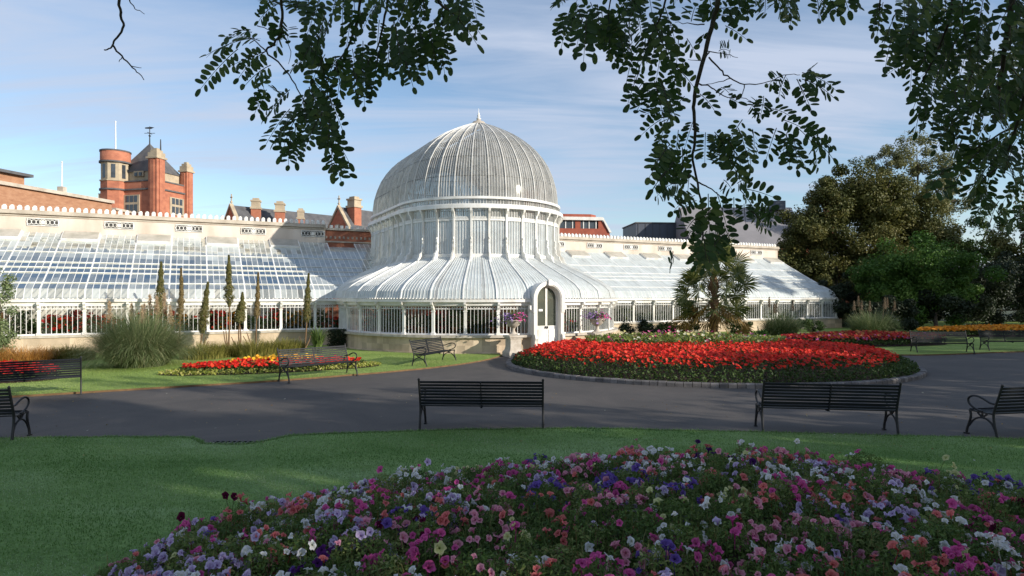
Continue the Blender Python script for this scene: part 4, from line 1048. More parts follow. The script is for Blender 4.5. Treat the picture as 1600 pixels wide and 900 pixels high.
# big round bed of red flowers
CB = np.array((6.68, 22.4)); CA, CBb = 6.9, 5.75
cb = thing('flower_bed', 'large round kerbed bed full of bright red flowers in front of the glasshouse', 'flower bed', (CB[0], CB[1], 0))
mb = MB(); n = 190
for k in range(n):
    t0, t1 = 2 * PI * k / n, 2 * PI * (k + .93) / n; V = []
    hh = .125 + R.normal(0, .004)
    for t in (t0, t1):
        for rr, z in ((1.0, -.01), (1.0, hh - .03), (.995, hh), (.975, hh), (.965, hh - .03), (.965, -.01)): V.append((CA * rr * math.cos(t), CBb * rr * math.sin(t), z))
    mb.add(V, [[j, j + 1, j + 7, j + 6] for j in range(5)] + [[5, 4, 3, 2, 1, 0], [6, 7, 8, 9, 10, 11]], 0, R.random())
mb.build('kerb', M['kerb'], cb)
a = np.linspace(0, 2 * PI, 49)
mb = MB(); mb.grid([[(CA * .968 * r * math.cos(t), CBb * .968 * r * math.sin(t), .06 + .22 * (1 - r * r)) for t in a] for r in (1, .8, .6, .3, .01)]); mb.build('soil', M['soil'], cb)
def cb_h(r): return .26 + .36 * np.clip((1 - r) / .16, 0, 1) ** .6 + .14 * (1 - r)
p, r = in_ellipse(26000, 0, 0, CA * .965, CBb * .965, 0, .42); z = cb_h(r) * R.uniform(.25, 1.0, len(r)) ** .6
mb = MB(); leaves(mb, np.c_[p, z], .085, unit(len(p)) + np.array((0, 0, .6))); k = 7000; t_ = R.uniform(0, 2 * PI, k); r_ = R.uniform(.87, .972, k); leaves(mb, np.c_[CA * r_ * np.cos(t_), CBb * r_ * np.sin(t_), .07 + .30 * R.random(k) * np.clip((.985 - r_) / .06, .3, 1)], .085)
o = mb.build('foliage', M['leaf_mid'], cb); o['kind'] = 'stuff'
p, r = in_ellipse(12500, 0, 0, CA * .955, CBb * .955, 0, .43)
nz = np.sin(p[:, 0] * 2.1 + 1) * np.sin(p[:, 1] * 2.7) + R.normal(0, .5, len(p))
keep = (((((p[:, 0] + .2) / (CA * .5)) ** 2 + ((p[:, 1] - 1.7) / (CBb * .28)) ** 2) > 1) & ~((p[:, 1] < -.4) & (r > .93))) & (nz > -1.1)
p, r = p[keep], r[keep]; z = cb_h(r) + R.normal(0, .03, len(r)) - .22 * np.clip((r - .88) / .1, 0, 1) * R.random(len(r))
mb = MB(); blooms(mb, np.c_[p, z + .02], .088, R.random(len(p))); o = mb.build('red_blooms', M['petal_red'], cb); o['kind'] = 'stuff'
p, r = in_ellipse(430, -.2, 1.7, CA * .52, CBb * .30, 0, .5); z = .80 + .22 * (1 - r) + R.normal(0, .08, len(r))
mb = MB(); cl = (np.sin(p[:, 0] * 1.7) * np.cos(p[:, 1] * 1.3) * .5 + .5) * .6 + R.random(len(p)) * .4
blooms(mb, np.c_[p, z], .11, np.clip(cl, 0, 1)); o = mb.build('mixed_blooms', M['petal_mixed'], cb); o['kind'] = 'stuff'
p, r = in_ellipse(6500, -.2, 1.7, CA * .54, CBb * .32, 0, .5); mb = MB(); leaves(mb, np.c_[p, .55 + (.36 + .14 * (1 - r)) * R.random(len(r))], .12); o = mb.build('mixed_foliage', M['leaf_lime'], cb); o['kind'] = 'stuff'

def oval_bed(label, cx, cy, a_, b_, rot, layers, cat='flower bed'):
    t = thing('flower_bed', label, cat, (cx, cy, .05), rot)
    mb = MB(); an = np.linspace(0, 2 * PI, 41); mb.grid([[(a_ * r * math.cos(q), b_ * r * math.sin(q), .012 + .05 * (1 - r)) for q in an] for r in (1, .6, .02)]); mb.build('soil', M['soil'], t)
    for nm, mat, n, r0, r1, h0, h1, sz, leaf in layers:
        p, r = in_ellipse(n, 0, 0, a_, b_, 0, .5); k = (r >= r0) & (r <= r1); p, r = p[k], r[k]; f = (r - r0) / (r1 - r0 + 1e-6)
        z = (h1 + (h0 - h1) * f) * (R.uniform(.3, 1, len(r)) if leaf else R.uniform(.8, 1.15, len(r)))
        mb = MB(); c = np.c_[p, z]
        if leaf: leaves(mb, c, sz, unit(len(c)) + np.array((0, 0, .5)))
        else: blooms(mb, c, sz, R.random(len(c)))
        o = mb.build(nm, M[mat], t); o['kind'] = 'stuff'
    return t
# oval bed on the left lawn: photo px 275..600
oval_bed('long oval bed with lime edging and red and yellow flowers on the left lawn', -7.55, 20.55, 3.35, 1.05, math.radians(24),
         [('edging_foliage', 'edging', 5200, .72, 1.0, .10, .16, .09, True), ('foliage', 'leaf_mid', 5000, 0, .85, .18, .24, .09, True),
          ('red_blooms', 'petal_red', 1500, .25, .80, .24, .34, .10, False), ('yellow_blooms', 'petal_yellow', 900, 0, .42, .36, .42, .10, False)])
oval_bed('small mound of red flowers on the lawn behind the far left bench', -14.2, 17.9, 1.35, .8, .3,
         [('foliage', 'leaf_mid', 2000, 0, 1, .2, .42, .09, True), ('red_blooms', 'petal_red', 900, 0, .97, .28, .5, .11, False)])
oval_bed('long strip of dark red and purple flowers on the right lawn', 17.2, 31.3, 4.3, 1.5, .12,
         [('foliage', 'leaf_mid', 4000, 0, 1, .3, .45, .12, True), ('red_blooms', 'petal_dkred', 2600, .0, .98, .42, .62, .12, False), ('purple_blooms', 'petal_pinkpurple', 420, .72, 1.0, .35, .5, .14, False)])
oval_bed('strip of orange flowers far right under the dark hedge', 29.2, 38.2, 5.2, 1.2, .05,
         [('foliage', 'leaf_mid', 3000, 0, 1, .3, .45, .12, True), ('orange_blooms', 'petal_orange', 3000, 0, .99, .42, .6, .13, False)])

# ------------------------------------------------------------------ foreground bed of petunias
FB = np.array((1.65, 4.95)); FA, FBb = 5.05, 3.45
fb = thing('flower_bed', 'wide mound of mixed pink white and purple petunias filling the foreground', 'flower bed', (FB[0], FB[1], .045))
def fb_soil(r): return .02 + .36 * (1 - r * r)
def fb_rise(x, y): return .15 * np.exp(-((x - 1.6) / 1.9) ** 2) * np.clip((y - .5) / 2.0, 0, 1)
an = np.linspace(0, 2 * PI, 73)
mb = MB(); mb.grid([[(FA * r * math.cos(t), FBb * r * math.sin(t), fb_soil(r) + .7 * fb_rise(FA * r * math.cos(t), FBb * r * math.sin(t))) for t in an] for r in np.linspace(1, .01, 14)]); mb.build('soil', M['soil'], fb)
PET = [('white', (.78, .78, .82), (.52, .52, .36)), ('lilac', (.60, .51, .72), (.30, .18, .40)), ('magenta', (.68, .13, .36), (.36, .03, .17)), ('coral', (.74, .23, .22), (.44, .06, .06)),
       ('purple', (.085, .022, .14), (.030, .008, .06)), ('violet', (.19, .12, .42), (.07, .03, .18)), ('cream', (.60, .60, .32), (.42, .46, .14)), ('pink', (.76, .36, .45), (.48, .10, .19)), ('maroon', (.10, .010, .04), (.03, .003, .012))]
def petalm(name, rim, core):
    m, nt, out = nodemat(name); L = nt.links.new
    c = mixc(nt, attr(nt), core, rim)
    c = mixc(nt, 1.0, c, ramp(nt, noise(nt, 9, 3), [(.3, (.72, .72, .72)), (.7, (1.12, 1.12, 1.12))]), 'MULTIPLY')
    d = nt.nodes.new('ShaderNodeBsdfDiffuse'); t = nt.nodes.new('ShaderNodeBsdfTranslucent'); ms = nt.nodes.new('ShaderNodeMixShader'); ms.inputs[0].default_value = .35
    L(c, d.inputs[0]); L(c, t.inputs[0]); L(d.outputs[0], ms.inputs[1]); L(t.outputs[0], ms.inputs[2]); L(ms.outputs[0], out.inputs[0]); return m
PM = [petalm('petal_' + a_, b_, c_) for a_, b_, c_ in PET]
def petunia(mb, c, nrm, size, mat):
    """trumpet flower: throat, five joined lobes with a wavy, often folded rim"""
    n, a, b = (q[0] for q in frame(np.array([nrm])))
    K = 15; ang = np.arange(K) * 2 * PI / K; s = size * .5; ph = R.uniform(0, 6)
    lob = 1 + .13 * np.cos(5 * ang + ph) + R.normal(0, .06, K)
    wave = .20 * np.cos(5 * ang + ph + PI) + .28 * R.random() * np.cos(2 * ang + R.uniform(0, 6)) + R.normal(0, .09, K)
    fl = R.uniform(.0, .55); el = R.uniform(.62, 1.0)
    def rg(f, h, l=1): return c + ((np.cos(ang) * l * f)[:, None] * a + (np.sin(ang) * l * f * el)[:, None] * b) * s + n * (np.broadcast_to(h, (K,)) * s)[:, None]
    V = np.concatenate([rg(.10, -.9), rg(.24, -.10), rg(.68, fl * .7 + wave * .4), rg(1.0, fl + wave, lob)]); F = []; rn = []
    for k in range(K):
        j = (k + 1) % K
        for q, v in ((0, .05), (1, .45 + .25 * ((k % 3) == 0)), (2, .95)): F.append([q * K + k, q * K + j, (q + 1) * K + j, (q + 1) * K + k]); rn.append(v)
    mb.add(V, F, mat, rn, True)
# plants: each a leafy dome of one colour, jostling its neighbours
PW = np.array([.25, .08, .22, .19, .02, .02, .08, .17, .015])
pl_ = []
tries = 0
while len(pl_) < 400 and tries < 9000:
    tries += 1
    q, rr = in_ellipse(1, 0, 0, FA * .985, FBb * .985); x, y = q[0]; rr = rr[0]
    if y < -1.9: continue
    rad = R.uniform(.17, .36)
    if any((x - a_[0]) ** 2 + (y - a_[1]) ** 2 < (.62 * (rad + a_[2])) ** 2 for a_ in pl_): continue
    col = int(R.choice(9, p=PW / PW.sum()))
    if x < -3.2 and R.random() < .65: col = 1
    edge = np.clip((1.03 - rr) / .10, .35, 1)
    pl_.append((x, y, rad, R.uniform(.17, .34) * edge, col, rr))
lm = MB(); sm_ = MB(); B = []
for x, y, rad, h, col, rr in pl_:
    z0 = fb_soil(rr) + fb_rise(x, y) - .03
    k = int(2600 * rad * rad / .09 * .75); u = unit(k); u[:, 2] = np.abs(u[:, 2]); f = R.random(k) ** .28
    c = np.c_[x + u[:, 0] * rad * f * 1.12, y + u[:, 1] * rad * f * 1.12, z0 + u[:, 2] * h * f * 1.05]
    tone = R.uniform(0, .5)
    leaves(lm, c, .036, u * .5 + unit(k) * .7 + np.array((0, 0, .3)), np.clip(tone + R.random(k) * .55, 0, 1), aspect=.42)
    k = int(60 * rad / .25); t = R.uniform(0, 2 * PI, k); u = unit(k); u[:, 2] = np.abs(u[:, 2])
    blades(sm_, np.c_[x + u[:, 0] * rad * .8, y + u[:, 1] * rad * .8, z0 + u[:, 2] * h * .6], np.c_[np.cos(t), np.sin(t), 0 * t], R.uniform(.08, .20, k), np.full(k, .006), R.uniform(.1, .7, k), seg=3)
    dens = R.choice([.35, .8, 1.15, 1.5], p=[.25, .3, .25, .2])
    for _ in range(int(R.poisson(29 * rad * rad / .07 * dens))):
        u = unit(1)[0]; u[2] = abs(u[2]) ** .7; u /= np.linalg.norm(u)
        p_ = np.array((x + u[0] * rad * 1.05, y + u[1] * rad * 1.05, z0 + u[2] * h * 1.08 + (.09 * R.random() if R.random() < .08 else .012)))
        cc = col if R.random() < .80 else int(R.choice(9, p=PW / PW.sum()))
        B.append((p_, u * .8 + np.array((0, -.22, .12)) + unit(1)[0] * .55, R.choice([R.uniform(.045, .066), R.uniform(.066, .094)]), cc))
M['leaf_petunia'] = leafm('petunia_leaf', [(0, (.038, .078, .015)), (.5, (.095, .165, .034)), (.85, (.18, .24, .065)), (1, (.28, .28, .10))], .35)
M['stem_petunia'] = leafm('petunia_stem', [(0, (.06, .11, .025)), (.6, (.15, .20, .06)), (.8, (.22, .22, .08)), (1, (.20, .06, .03))], .3)
o = lm.build('foliage', M['leaf_petunia'], fb); o['kind'] = 'stuff'
o = sm_.build('stems', M['stem_petunia'], fb); o['kind'] = 'stuff'
for (x_, y_2, Y_, cl_) in ((352, 775, 6.2, 8), (366, 776, 6.2, 8), (283, 808, 5.6, 8), (1478, 715, 7.3, 6), (1490, 728, 7.2, 6), (1090, 690, 7.9, 4), (668, 722, 7.0, 1), (1245, 690, 8.0, 0)):
    w = px(x_, y_2, Y_) - np.array((*FB, .045))        # the few taller blooms that stand clear of the mound
    B.append((w, np.array((R.normal(0, .3), -.7, .5)), .085, cl_)); mb = MB()
W = np.array([b[0] for b in B]) + np.array((*FB, .045)); vis = np.array([w[1] > 2 and abs(w[0] / w[1]) < .79 and (463 + (H - w[2]) / w[1] * 1000) < 890 for w in W])
score = np.array([b[2] for b in B]) / np.maximum(W[:, 1], 1) * vis
top = set(np.argsort(-score)[:96].tolist())
st_ = MB()
for b in B[-8:]: st_.tube([b[0], b[0] + np.array((R.normal(0, .03), .02, -.16)), b[0] + np.array((R.normal(0, .05), .03, -.34))], [.003, .004, .006], 4, rnd=.4)
st_.build('flower_stalks', M['stem_petunia'], fb)['kind'] = 'stuff'
mb = MB()
for k, b in enumerate(B):
    if k in top:
        m1 = MB(); petunia(m1, np.zeros(3), b[1], b[2], 0)
        m1.tube([-np.array(b[1]) / np.linalg.norm(b[1]) * b[2] * .4, (0, 0, -.12)], .004, 4, rnd=.2)
        o = m1.build('petunia', PM[b[3]], fb, b[0]); o['label'] = PET[b[3]][0] + ' petunia bloom'
    else: petunia(mb, b[0], b[1], b[2], b[3])
o = mb.build('petunias', PM, fb); o['kind'] = 'stuff'

# ------------------------------------------------------------------ grass on the near lawn
from mathutils.geometry import tessellate_polygon
def inside(poly, q):
    x, y = q[:, 0], q[:, 1]; ins = np.zeros(len(q), bool); j = len(poly) - 1
    for i in range(len(poly)):
        xi, yi = poly[i]; xj, yj = poly[j]
        ins ^= ((yi > y) != (yj > y)) & (x < (xj - xi) * (y - yi) / (yj - yi + 1e-12) + xi); j = i
    return ins
def grass(name, poly, x0, x1, y0, y1, n, ln, mat, label, excl=None, wid=.006):
    q = np.c_[R.uniform(x0, x1, n), y0 + (y1 - y0) * R.random(n) ** 1.15]
    k = inside(poly, q)
    if excl is not None: k &= ~excl(q)
    q = q[k]; t = R.uniform(0, 2 * PI, len(q)); mb = MB()
    blades(mb, np.c_[q, np.full(len(q), .044)], np.c_[np.cos(t), np.sin(t), 0 * t], R.uniform(.5, 1.2, len(q)) * ln, np.full(len(q), wid), R.uniform(.3, 1.3, len(q)), np.clip(.5 + .22 * np.sin(q[:, 1] * 2.6 + .5 * np.sin(q[:, 0] * .9)) + .16 * np.sin(q[:, 0] * 1.3 + 2 * np.sin(q[:, 1] * .7)) + .14 * np.sin(q[:, 0] * 4.1 + q[:, 1] * 3.3) + R.normal(0, .22, len(q)), 0, 1), seg=2)
    o = mb.build(name, mat); o['kind'] = 'stuff'; tag(o, label, 'grass'); return o
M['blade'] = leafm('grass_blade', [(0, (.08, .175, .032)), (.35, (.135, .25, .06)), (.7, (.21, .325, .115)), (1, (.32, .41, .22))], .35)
M['blade2'] = leafm('sunny_grass_blade', [(0, (.20, .30, .06)), (.5, (.26, .36, .085)), (1, (.34, .41, .14))], .35)  # lit copy of the blade: sunlight worked into its colour
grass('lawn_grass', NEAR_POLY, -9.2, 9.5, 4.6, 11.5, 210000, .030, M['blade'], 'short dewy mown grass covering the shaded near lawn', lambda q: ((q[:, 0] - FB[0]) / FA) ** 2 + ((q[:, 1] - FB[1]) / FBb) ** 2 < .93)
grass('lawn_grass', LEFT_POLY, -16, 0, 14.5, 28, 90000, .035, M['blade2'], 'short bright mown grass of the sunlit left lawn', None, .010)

q = NEAR_EDGE[R.integers(0, len(NEAR_EDGE) - 1, 14000)]; q2 = np.roll(NEAR_EDGE, -1, 0); i_ = R.integers(0, len(NEAR_EDGE) - 1, 14000); f_ = R.random(14000)[:, None]
q = NEAR_EDGE[i_] * (1 - f_) + NEAR_EDGE[i_ + 1] * f_ + R.normal(0, .022, (14000, 2)) - (0, .02); t = R.uniform(0, 2 * PI, 14000)
mb = MB(); blades(mb, np.c_[q, np.full(14000, .03)], np.c_[np.cos(t), np.sin(t), 0 * t], R.uniform(.03, .075, 14000), np.full(14000, .007), R.uniform(.4, 1.6, 14000), R.uniform(.1, .8, 14000), seg=2)
o = mb.build('edge_grass', M['blade']); o['kind'] = 'stuff'; tag(o, 'longer uneven grass fringe along the edge of the near lawn', 'grass')
M['litter'] = leafm('leaf_litter', [(0, (.16, .08, .025)), (.6, (.28, .17, .05)), (.9, (.34, .28, .10)), (1, (.5, .48, .42))], .2)
q = np.r_[np.c_[R.uniform(-12, 14, 240), R.uniform(11.3, 16, 240)], np.c_[R.uniform(-9, 9, 60), R.uniform(8.5, 11, 60)]]
mb = MB(); leaves(mb, np.c_[q, np.where(inside(NEAR_POLY, q), .075, .012)], .045, np.c_[R.normal(0, .25, (300, 2)), np.ones(300)])
o = mb.build('fallen_leaves', M['litter']); o['kind'] = 'stuff'; tag(o, 'small fallen leaves scattered over the path and near lawn', 'leaves')
# drain in the notch of the lawn
dr = thing('drain_cover', 'dark iron drain grating set in the notch of the near lawn edge', 'drain', (-4.5, 10.40, 0))
mb = MB()
for k in range(9): mb.box((-.36 + k * .09, 0, .012), (.035, .22, .02))
for s_ in (-1, 1): mb.box((0, s_ * .12, .013), (.80, .03, .026))
mb.build('grating', M['iron'], dr)
mb = MB(); mb.box((0, 0, .003), (.78, .24, .006)); mb.build('pit', M['grille'], dr)

# ------------------------------------------------------------------ plants in front of the left wing
def clump(name, label, cat, x, y, n, ln, spread_r, width, mat, bend=(.4, 1.1), z=.04, group=None, lean=.0):
    t = thing(name, label, cat, (x, y, z), 0, group); mb = MB()
    a_ = R.uniform(0, 2 * PI, n); rr = spread_r * np.sqrt(R.random(n)); b = np.c_[rr * np.cos(a_), rr * np.sin(a_), 0 * a_]
    a2 = a_ + R.normal(0, .6, n)
    blades(mb, b, np.c_[np.cos(a2), np.sin(a2), 0 * a2], ln * R.uniform(.45, 1.0, n) * (1 - .25 * (rr / spread_r) ** 2), np.full(n, width), R.uniform(*bend, n), seg=6, lean=lean * rr / spread_r * R.uniform(.4, 1.2, n))
    mb.build('foliage', mat, t); return t
def pampas(label, x, y, n, ln, rad, plumes, ph, width=.022, pmat='plume'):
    t = clump('pampas_grass', label, 'pampas grass', x, y, n, ln, rad, width, M['pampas'], (.15, 1.15), lean=.75)
    for k in range(plumes):
        a_ = R.uniform(0, 2 * PI); rr = rad * .85 * math.sqrt(R.random()); b = np.array((rr * math.cos(a_), rr * math.sin(a_), 0)); h = ph * R.uniform(.84, 1.05)
        top_ = b * 1.5 + np.array((R.normal(0, .08), R.normal(0, .08), h)); mb = MB(); mb.tube([b, (b + top_) / 2, top_], [.012, .010, .006], 4)
        m = 260; u = R.random(m); c = top_ + (b - top_) * 0 + np.c_[R.normal(0, .05, m) * (1.1 - u * .8), R.normal(0, .05, m) * (1.1 - u * .8), -.45 + .62 * u]
        leaves(mb, c, .10, np.c_[R.normal(0, 1, (m, 2)), R.normal(0, .15, m)], aspect=.16); mb.build('plume', M[pmat], t)
    return t
pampas('huge pampas grass with buff plumes in front of the left wing', -12.55, 21.6, 13000, 2.5, .75, 8, 2.2, .013)
pampas('pampas grass with faint plumes right of the palm', 16.4, 39.0, 2400, 1.9, .75, 4, 2.05, .03, 'plume_shaded')
pampas('dark pampas grass with buff plumes under the trees at the wing end', 23.4, 41.5, 3000, 1.9, 1.1, 8, 2.1, .03, 'plume_shaded')
for (pxx, Y, h, s_, lab) in ((-12, 22.6, 1.05, .8, 'clump of orange sedge at the left edge of the photo'), (38, 21.8, 1.0, .75, 'clump of orange sedge between the left edge and the pampas grass'), (72, 23.2, .8, .6, 'small clump of orange sedge closest to the pampas grass')):
    clump('orange_sedge', lab, 'grass clump', (pxx - 800) / 1000 * Y, Y, 1100, h, s_, .014, M['sedge'], (.6, 1.4), group='orange sedges at the left')
t = tree('feathery_bush', 'tall feathery green bush at the left edge in front of the glass wing', 'bush', (px(-10, 0, 22.5)[0], 22.5, .04), [(0, 0, 1.5, .85, .7, 1.1), (.1, 0, 2.5, .6, .5, .75), (-.5, .1, .9, .6, .6, .8), (.3, 0, .8, .5, .5, .7)], 1.2, .05, 9000, .075, M['pampas'], clumps=16)
for k, (pxx, Y, h, s_, nm) in enumerate(((318, 24.3, .75, .55, 'right of the pampas grass'), (352, 25.2, .65, .5, 'below the tallest flower spire'), (398, 25.2, .8, .55, 'behind the left half of the oval bed'), (438, 26.0, .8, .5, 'behind the path side bench'), (455, 27.0, .7, .35, 'just left of the spiky yucca'), (112, 23.6, .7, .5, 'left of the pampas grass'))):
    clump('border_grass', 'clump of yellowish border grass ' + nm, 'grass clump', (pxx - 800) / 1000 * Y, Y, 1500, h * 1.15, s_ * 1.5, .018, M['border'], (.4, 1.3), group='yellowish grasses along the left wing')
yu = clump('yucca', 'spiky bright green yucca rosette beside the left wing', 'plant', px(497, 0, 26.6)[0], 26.6, 150, 1.55, .12, .085, M['yucca'], (.15, 1.0))
def echium(label, pxx, ytop, ybot, Y, wpx, lean, brown):
    """tall flower spire; lean in px from foot to tip"""
    foot = px(pxx - lean, 0, Y); h = H - (ytop - 463) / 1000 * Y; zb = H - (ybot - 463) / 1000 * Y
    t = thing('echium', label, 'flower spire', (foot[0], Y, .03), 0, 'tall flower spires along the left wing')
    mb = MB(); dxl = lean / 1000 * Y; dyl = R.normal(0, .1); st = smooth_line([(0, 0, 0), (dxl * .25 + R.normal(0, .05), dyl * .4, h * .35), (dxl * .7, dyl, h * .7), (dxl, dyl, h)], 8)
    mb.tube(st, np.linspace(.035, .008, len(st)), 6)
    for _ in range(2): e = unit(1)[0] * (.35, .35, .1); mb.tube([(0, 0, 0), e + np.array((0, 0, h * .12)), e * 1.5 + np.array((0, 0, h * .22))], [.03, .025, .015], 5)
    mb.build('stem', M['fibre'], t)
    n = 2600; f = R.random(n) ** .85; zq = zb + (h - zb) * f; c = np.c_[np.interp(zq, st[:, 2], st[:, 0]), np.interp(zq, st[:, 2], st[:, 1]), zq]
    w = wpx / 1000 * Y * .5 * (1 - f ** 1.6 * .92) * np.clip(f / .10, .35, 1) * R.uniform(.5, 1.08, n) * (1 + .28 * np.sin(f * 23 + R.uniform(0, 6)) * np.sin(f * 9 + 1) + .15 * np.sin(f * 41)); a_ = R.uniform(0, 2 * PI, n)
    c += np.c_[np.cos(a_) * w, np.sin(a_) * w, 0 * w]
    mb = MB(); leaves(mb, c, .085, np.c_[np.cos(a_), np.sin(a_), R.normal(.3, .5, n)], aspect=.4); mb.build('spire', M['echium_brown' if brown else 'echium'], t); return t
for a_ in (('thick green flower spire rising from behind the pampas grass', 252, 410, 496, 25.6, 17, 5, False), ('thin brownish flower spire right of the thick one behind the pampas', 280, 420, 500, 26.2, 10, -2, True),
           ('leaning green flower spire between the pampas and the tallest spire', 325, 442, 522, 26.0, 17, 14, False), ('tallest green flower spire on a bare stalk', 357, 400, 480, 26.6, 15, 0, False),
           ('short fuzzy flower spire beside the tallest one', 379, 458, 506, 26.9, 15, 4, False), ('short twin spire leaning beside the tallest spire', 370, 478, 506, 26.7, 14, -4, False), ('thin brown flower spire between the tallest spire and the yucca', 403, 427, 500, 27.2, 9, 3, True),
           ('green leaning flower spire nearest the rotunda', 482, 428, 505, 28.2, 14, 6, False)): echium(*a_)
# clipped dark shrub in the corner between wing and rotunda
dk = thing('clipped_shrub', 'dark clipped shrub in the corner between left wing and rotunda', 'shrub', (px(529, 0, 29.5)[0], 29.5, .04))
mb = MB(); c = np.c_[R.uniform(-.42, .42, 3600), R.uniform(-.42, .42, 3600), R.uniform(.02, .85, 3600)]; leaves(mb, c, .07); mb.build('foliage', M['leaf_dark'], dk)
mb = MB(); mb.tube([(0, 0, 0), (0, 0, .6)], [.04, .02], 6); mb.build('stem', M['bark'], dk)
# low shrubs before the right wing
for k, (pxx, Y, w, h, mt, nm) in enumerate(((992, 34.2, 1.1, 1.0, 'leaf_dark', 'first dark rounded shrub right of the rotunda'), (1030, 35.2, .9, .8, 'leaf_mid', 'low green shrub between the rotunda and the palm'), (1075, 35.6, 1.2, .75, 'leaf_mid', 'low green shrub at the left foot of the palm'),
                                          (1172, 36.0, 1.2, .8, 'leaf_fresh', 'low fresh green shrub right of the palm trunk'), (1265, 42.5, 1.0, .7, 'leaf_mid', 'low shrub against the base of the right wing end'))):
    t = thing('shrub', nm, 'shrub', ((pxx - 800) / 1000 * Y, Y, .04)); mb = MB(); crown(mb, [(0, 0, h * .55, w, w * .7, h * .55)], 2600, .11, 16, .36); mb.build('foliage', M[mt], t)
    mb = MB()
    for _ in range(5): e = unit(1)[0] * (w * .6, w * .5, .1); mb.tube([(0, 0, 0), e * .6 + np.array((0, 0, h * .4)), e + np.array((0, 0, h * .7))], [.03, .02, .008], 5)
    mb.build('stem', M['bark'], t)

# ------------------------------------------------------------------ palm
PY = 33.0; pp = px(1115, 0, PY)
pm = thing('palm_tree', 'shaggy fan palm standing behind the round red bed', 'palm', (pp[0], PY, .04))
mb = MB(); zz_ = np.linspace(0, 3.6, 26); rr = .24 + .05 * np.sin(zz_ * 7) + R.normal(0, .02, 26) - .02 * zz_; mb.tube(np.c_[.05 * np.sin(zz_), .04 * np.cos(zz_), zz_], rr, 10)
for _ in range(160):
    a_ = R.uniform(0, 2 * PI); z = R.uniform(.3, 3.5); d = np.array((math.cos(a_), math.sin(a_), 0)); mb.beam(d * .2 + (0, 0, z), d * R.uniform(.32, .46) + np.array((0, 0, z + R.uniform(-.1, .3))), .05, .012)
mb.build('trunk', M['fibre'], pm)
def fan(elev, az, z0, plen, flen, old):
    mb = MB(); d = np.array((math.cos(az), math.sin(az), 0)); base = np.array((0, 0, z0)) + d * .15
    e = base + d * plen * math.cos(elev) + np.array((0, 0, plen * math.sin(elev))); sag = -.18 * plen * math.cos(elev)
    mb.tube([base, (base + e) / 2 + np.array((0, 0, -sag * .5)), e], [.022, .016, .012], 5, rnd=.7)
    u = e - base; u /= np.linalg.norm(u); side = np.cross(u, (0, 0, 1.)); side /= np.linalg.norm(side) + 1e-9; up = np.cross(side, u); ro_ = R.normal(0, .75); side, up = side * math.cos(ro_) + up * math.sin(ro_), up * math.cos(ro_) - side * math.sin(ro_)
    V = []; F = []; rn = []
    nseg = 20
    for k in range(nseg):
        th = (k / (nseg - 1) - .5) * PI * 1.25; q = u * math.cos(th) + side * math.sin(th) + up * (.18 * abs(math.sin(th)) + R.normal(0, .05)); q /= np.linalg.norm(q)
        l = flen * R.uniform(.85, 1.05) * (1 - .15 * abs(th) / 2); s2 = np.cross(q, up); s2 /= np.linalg.norm(s2); w = .042
        m_ = e + q * l * .55; tp = e + q * l + np.array((0, 0, -.13 * l * R.uniform(.3, 1.5) - (.25 * l if old else 0))); i = len(V)
        V += [e, m_ - s2 * w, m_ + s2 * w + up * .01, tp]; F += [[i, i + 1, i + 3, i + 2]]; rn.append(R.random())
    mb.add(V, F, 0, rn)
    mb.build('frond', M['palm_old' if old else 'palm'], pm)
for k in range(84):
    old = k < 14; f = (k - 14) / 70; el = R.uniform(-.75, -.2) if old else -.22 + 1.42 * f + R.normal(0, .16)
    fan(el, k * 2.39996 + R.normal(0, .2), 1.5 + 2.15 * max(f, -.1) if not old else R.uniform(1.1, 2.2), R.uniform(.85, 1.5), R.uniform(.70, 1.0), old)

# ------------------------------------------------------------------ indoor plants seen through the glazing
def indoor(label, pts, cols, nleaf=3500):
    t = MB(); c0 = np.mean([p[0] for p in pts], 0)
    lv = MB()
    for (c, sx, sy, h), col in zip(pts, cols):
        k = nleaf // len(pts); q = np.c_[R.normal(0, sx, k), R.normal(0, sy, k), R.uniform(.0, h, k)] + np.array((c[0], c[1], .55)); leaves(lv, q, .16, None, R.random(k), mat=0)
        if col: b = np.c_[R.normal(0, sx, 90), R.normal(0, sy, 90), R.uniform(.35, h, 90)] + np.array((c[0], c[1], .6)); blooms(lv, b, .18, R.random(90), mat=col)
    o = lv.build('indoor_plants', [M['leaf_mid'], M['petal_red'], M['petal_orange'], M['leaf_lime']]); o['kind'] = 'stuff'; tag(o, label, 'plants'); return o
P_ = []; C_ = []
for k in range(56):
    x = -6.7 - k * .42; w = GW(x, YF + .9 + R.uniform(-.2, .3)); P_.append((w, .22, .2, R.uniform(.7, 1.3))); C_.append(int(R.choice([0, 1, 1, 2, 0])))
indoor('red and orange potted plants massed behind the left wing windows', P_, C_, 15000)
P_ = []; C_ = []
for k in range(34):
    a_ = math.radians(-86 + 172 * k / 33); r_ = 5.8 + R.uniform(-.4, .3)
    if abs(a_) < .16: continue
    w = GW(r_ * math.sin(a_), -r_ * math.cos(a_)); P_.append((w, .3, .3, R.uniform(.8, 1.5))); C_.append(int(R.choice([0, 0, 0, 1])))
indoor('dark green foliage massed behind the rotunda windows', P_, C_, 12000)
P_ = []; C_ = []
for k in range(34):
    x = 8.0 + k * .63; w = GW(x, YF + 1.0 + R.uniform(-.2, .3)); P_.append((w, .35, .25, R.uniform(.6, 1.2))); C_.append(int(R.choice([0, 0, 3])))
indoor('green foliage massed behind the right wing windows', P_, C_, 9000)
mb = MB(); 
